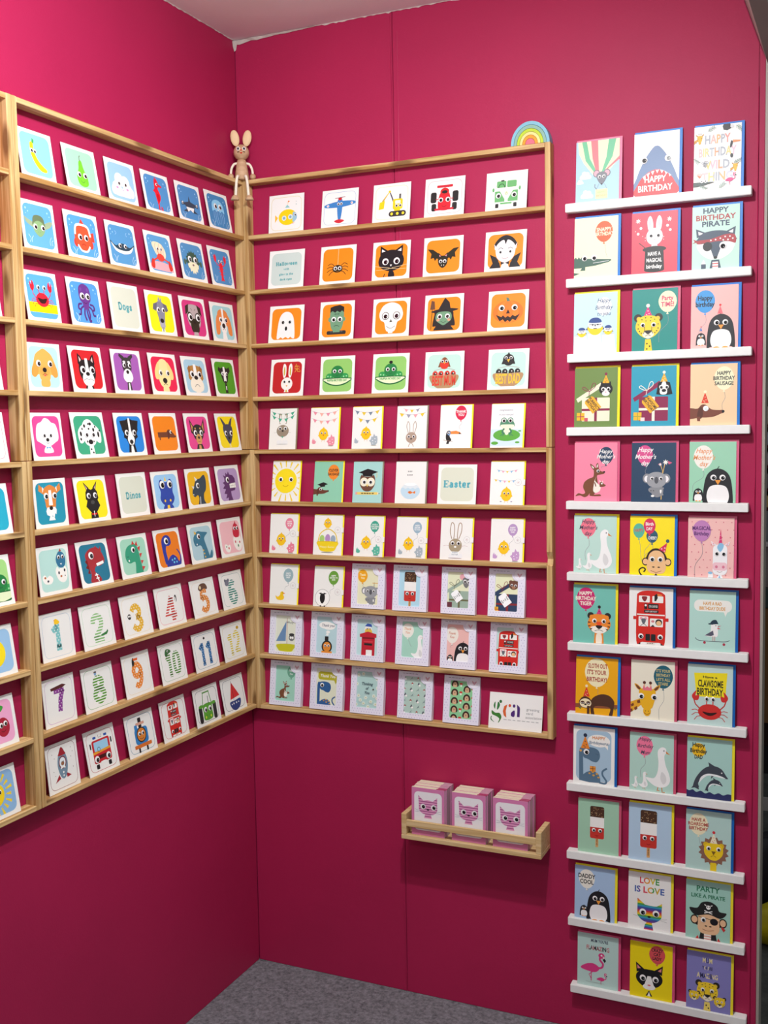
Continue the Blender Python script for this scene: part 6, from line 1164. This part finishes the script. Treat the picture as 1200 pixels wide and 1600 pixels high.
# hands belong to the arms, feet to the legs, the face to the head
for ch in list(rab.children):
    nm = ch.name.split('.')[0]; par = None
    if nm in ('ear', 'eye', 'pupil', 'whisker', 'nose', 'mouth'): par = hd
    elif nm in ('hand', 'foot'):
        sx = ch.location.x
        for q in rab.children:
            if q.name.split('.')[0] == ('arm' if nm == 'hand' else 'leg') and q.data.vertices[len(q.data.vertices)//2].co.x*sx > 0: par = q
    if par: ch.parent = par; ch.location = ch.location-par.location

# ------------------------------------------------------------------ what shows past the end of the wall
def hall_box(name, lo, hi, c, label, cat, rough=.5, parent=None, bev=.006):
    o = boxo(name, lo, hi, simple(name+'_'+c, c, rough, .06, 12), parent, bev, center=((lo[0]+hi[0])/2, (lo[1]+hi[1])/2, lo[2]))
    return tag(o, label, cat)
hw = boxo('wall_hall', (.2, 2.2, 0), (4.0, 2.25, 3.0), simple('dark_hall_curtain', '2c2a2e', .9, .1, 9)); tag(hw, kind='structure')
def hmat(c, r=.5): return simple('hall_paint_'+c, c, r, .07, 14)
cab = empty('display_cabinet', (1.50, 1.15, 0), 'grey and brown cabinet in the hall past the wall end', 'cabinet')
for nm, z0, z1, y0, c in (('dark_gap_strip', .457, .538, 1.03, '2a1d16'), ('door_panel', .538, .903, 1.0, '7a5c34'), ('drawer_front', .903, .966, .995, '39504c'), ('drawer_front', .966, 1.095, 1.0, '8b8987'), ('worktop', 1.095, 1.108, .985, 'd5dcd9'), ('back_rest', 1.108, 1.202, 1.02, '7d8b8c')):  # lowest strip: near-black colour stands in for the shade of a gap
    boxo(nm, (1.08, y0, z0), (1.95, 1.32, z1-.0004), hmat(c), cab, .002)
for xx in (1.10, 1.89):
    for yy in (1.06, 1.27): boxo('leg', (xx, yy, 0), (xx+.04, yy+.04, .457), hmat('4a4238'), cab, .002)
rackh = empty('book_rack', (1.50, 1.17, 1.2026), 'dark rack of small boxed goods above the hall cabinet', 'rack')
boxo('back_panel', (1.08, 1.30, 1.2026), (1.95, 1.32, 1.95), hmat('201c20'), rackh)
for xx in (1.08, 1.93): boxo('side_panel', (xx, 1.04, 1.2026), (xx+.02, 1.2996, 1.95), hmat('201c20'), rackh)
lev = (1.2030, 1.263, 1.335, 1.398, 1.462, 1.548, 1.66, 1.80, 1.93)
for z in lev: boxo('shelf', (1.1004, 1.04, z), (1.9296, 1.2996, z+.008), hmat('5a1f26'), rackh)
cs2 = ('cfd8d4', 'e2ddc6', 'b9cbe0', 'bdbcc2', '8f9094', 'd9c98a', '26384a', '6a2a3a')
NMC = {'cfd8d4': 'pale grey', 'e2ddc6': 'cream', 'b9cbe0': 'light blue', 'bdbcc2': 'silver grey', '8f9094': 'mid grey', 'd9c98a': 'straw yellow', '26384a': 'navy', '6a2a3a': 'maroon'}
for li, (z, c) in enumerate(zip(lev[:-1], ('d9c98a', '8f9094', 'bdbcc2', 'b9cbe0', 'e2ddc6', 'cfd8d4', '6a2a3a', '26384a'))):
    h = (lev[li+1]-z-.008)*(.72 if li < 5 else .55)
    hall_box('goods_box', (1.15, 1.05, z+.0083), (1.46, 1.17, z+.0083+h), c, '%s goods box on the dark rack past the wall end' % NMC[c], 'box', .5, None, .002)['group'] = 'goods boxes on the hall rack'
def bag(loc, sc, c, label, name='carrier_bag'):
    bm = bmesh.new(); bmesh.ops.create_uvsphere(bm, u_segments=20, v_segments=12, radius=1)
    for v in bm.verts:
        q = Vector(v.co); f = 1+.10*math.sin(5*q.x+3*q.z)+.06*math.sin(9*q.y+4*q.x)
        v.co = Vector((q.x*sc[0]*f, q.y*sc[1]*f, max(-.85, q.z*f)*sc[2]+.85*sc[2]))
    o = bm_obj(name, bm, hmat(c, .45), None, True); o.location = loc; tag(o, label, 'bag'); return o
bag((1.36, .87, 0), (.22, .10, .125), '23282e', 'dark carrier bag on the floor under the hall cabinet')
bag((1.36, .66, 0), (.15, .08, .055), 'd8cc14', 'yellow bag on the scuffed floor past the wall end', 'yellow_bag')
lb = empty('floor_sign', (1.32, 1.005, .30), 'white strip sign above the dark bag past the wall end', 'sign')
lb.location = (1.32, 1.0, .25); boxo('sign_board', (1.12, .996, .258), (1.62, 1.0, .302), hmat('b9bdb8'), lb, .001)
boxo('hanger', (1.14, 1.0004, .258), (1.15, 1.004, .5375), hmat('4a4238'), lb); boxo('hanger', (1.58, 1.0004, .258), (1.59, 1.004, .5375), hmat('4a4238'), lb)
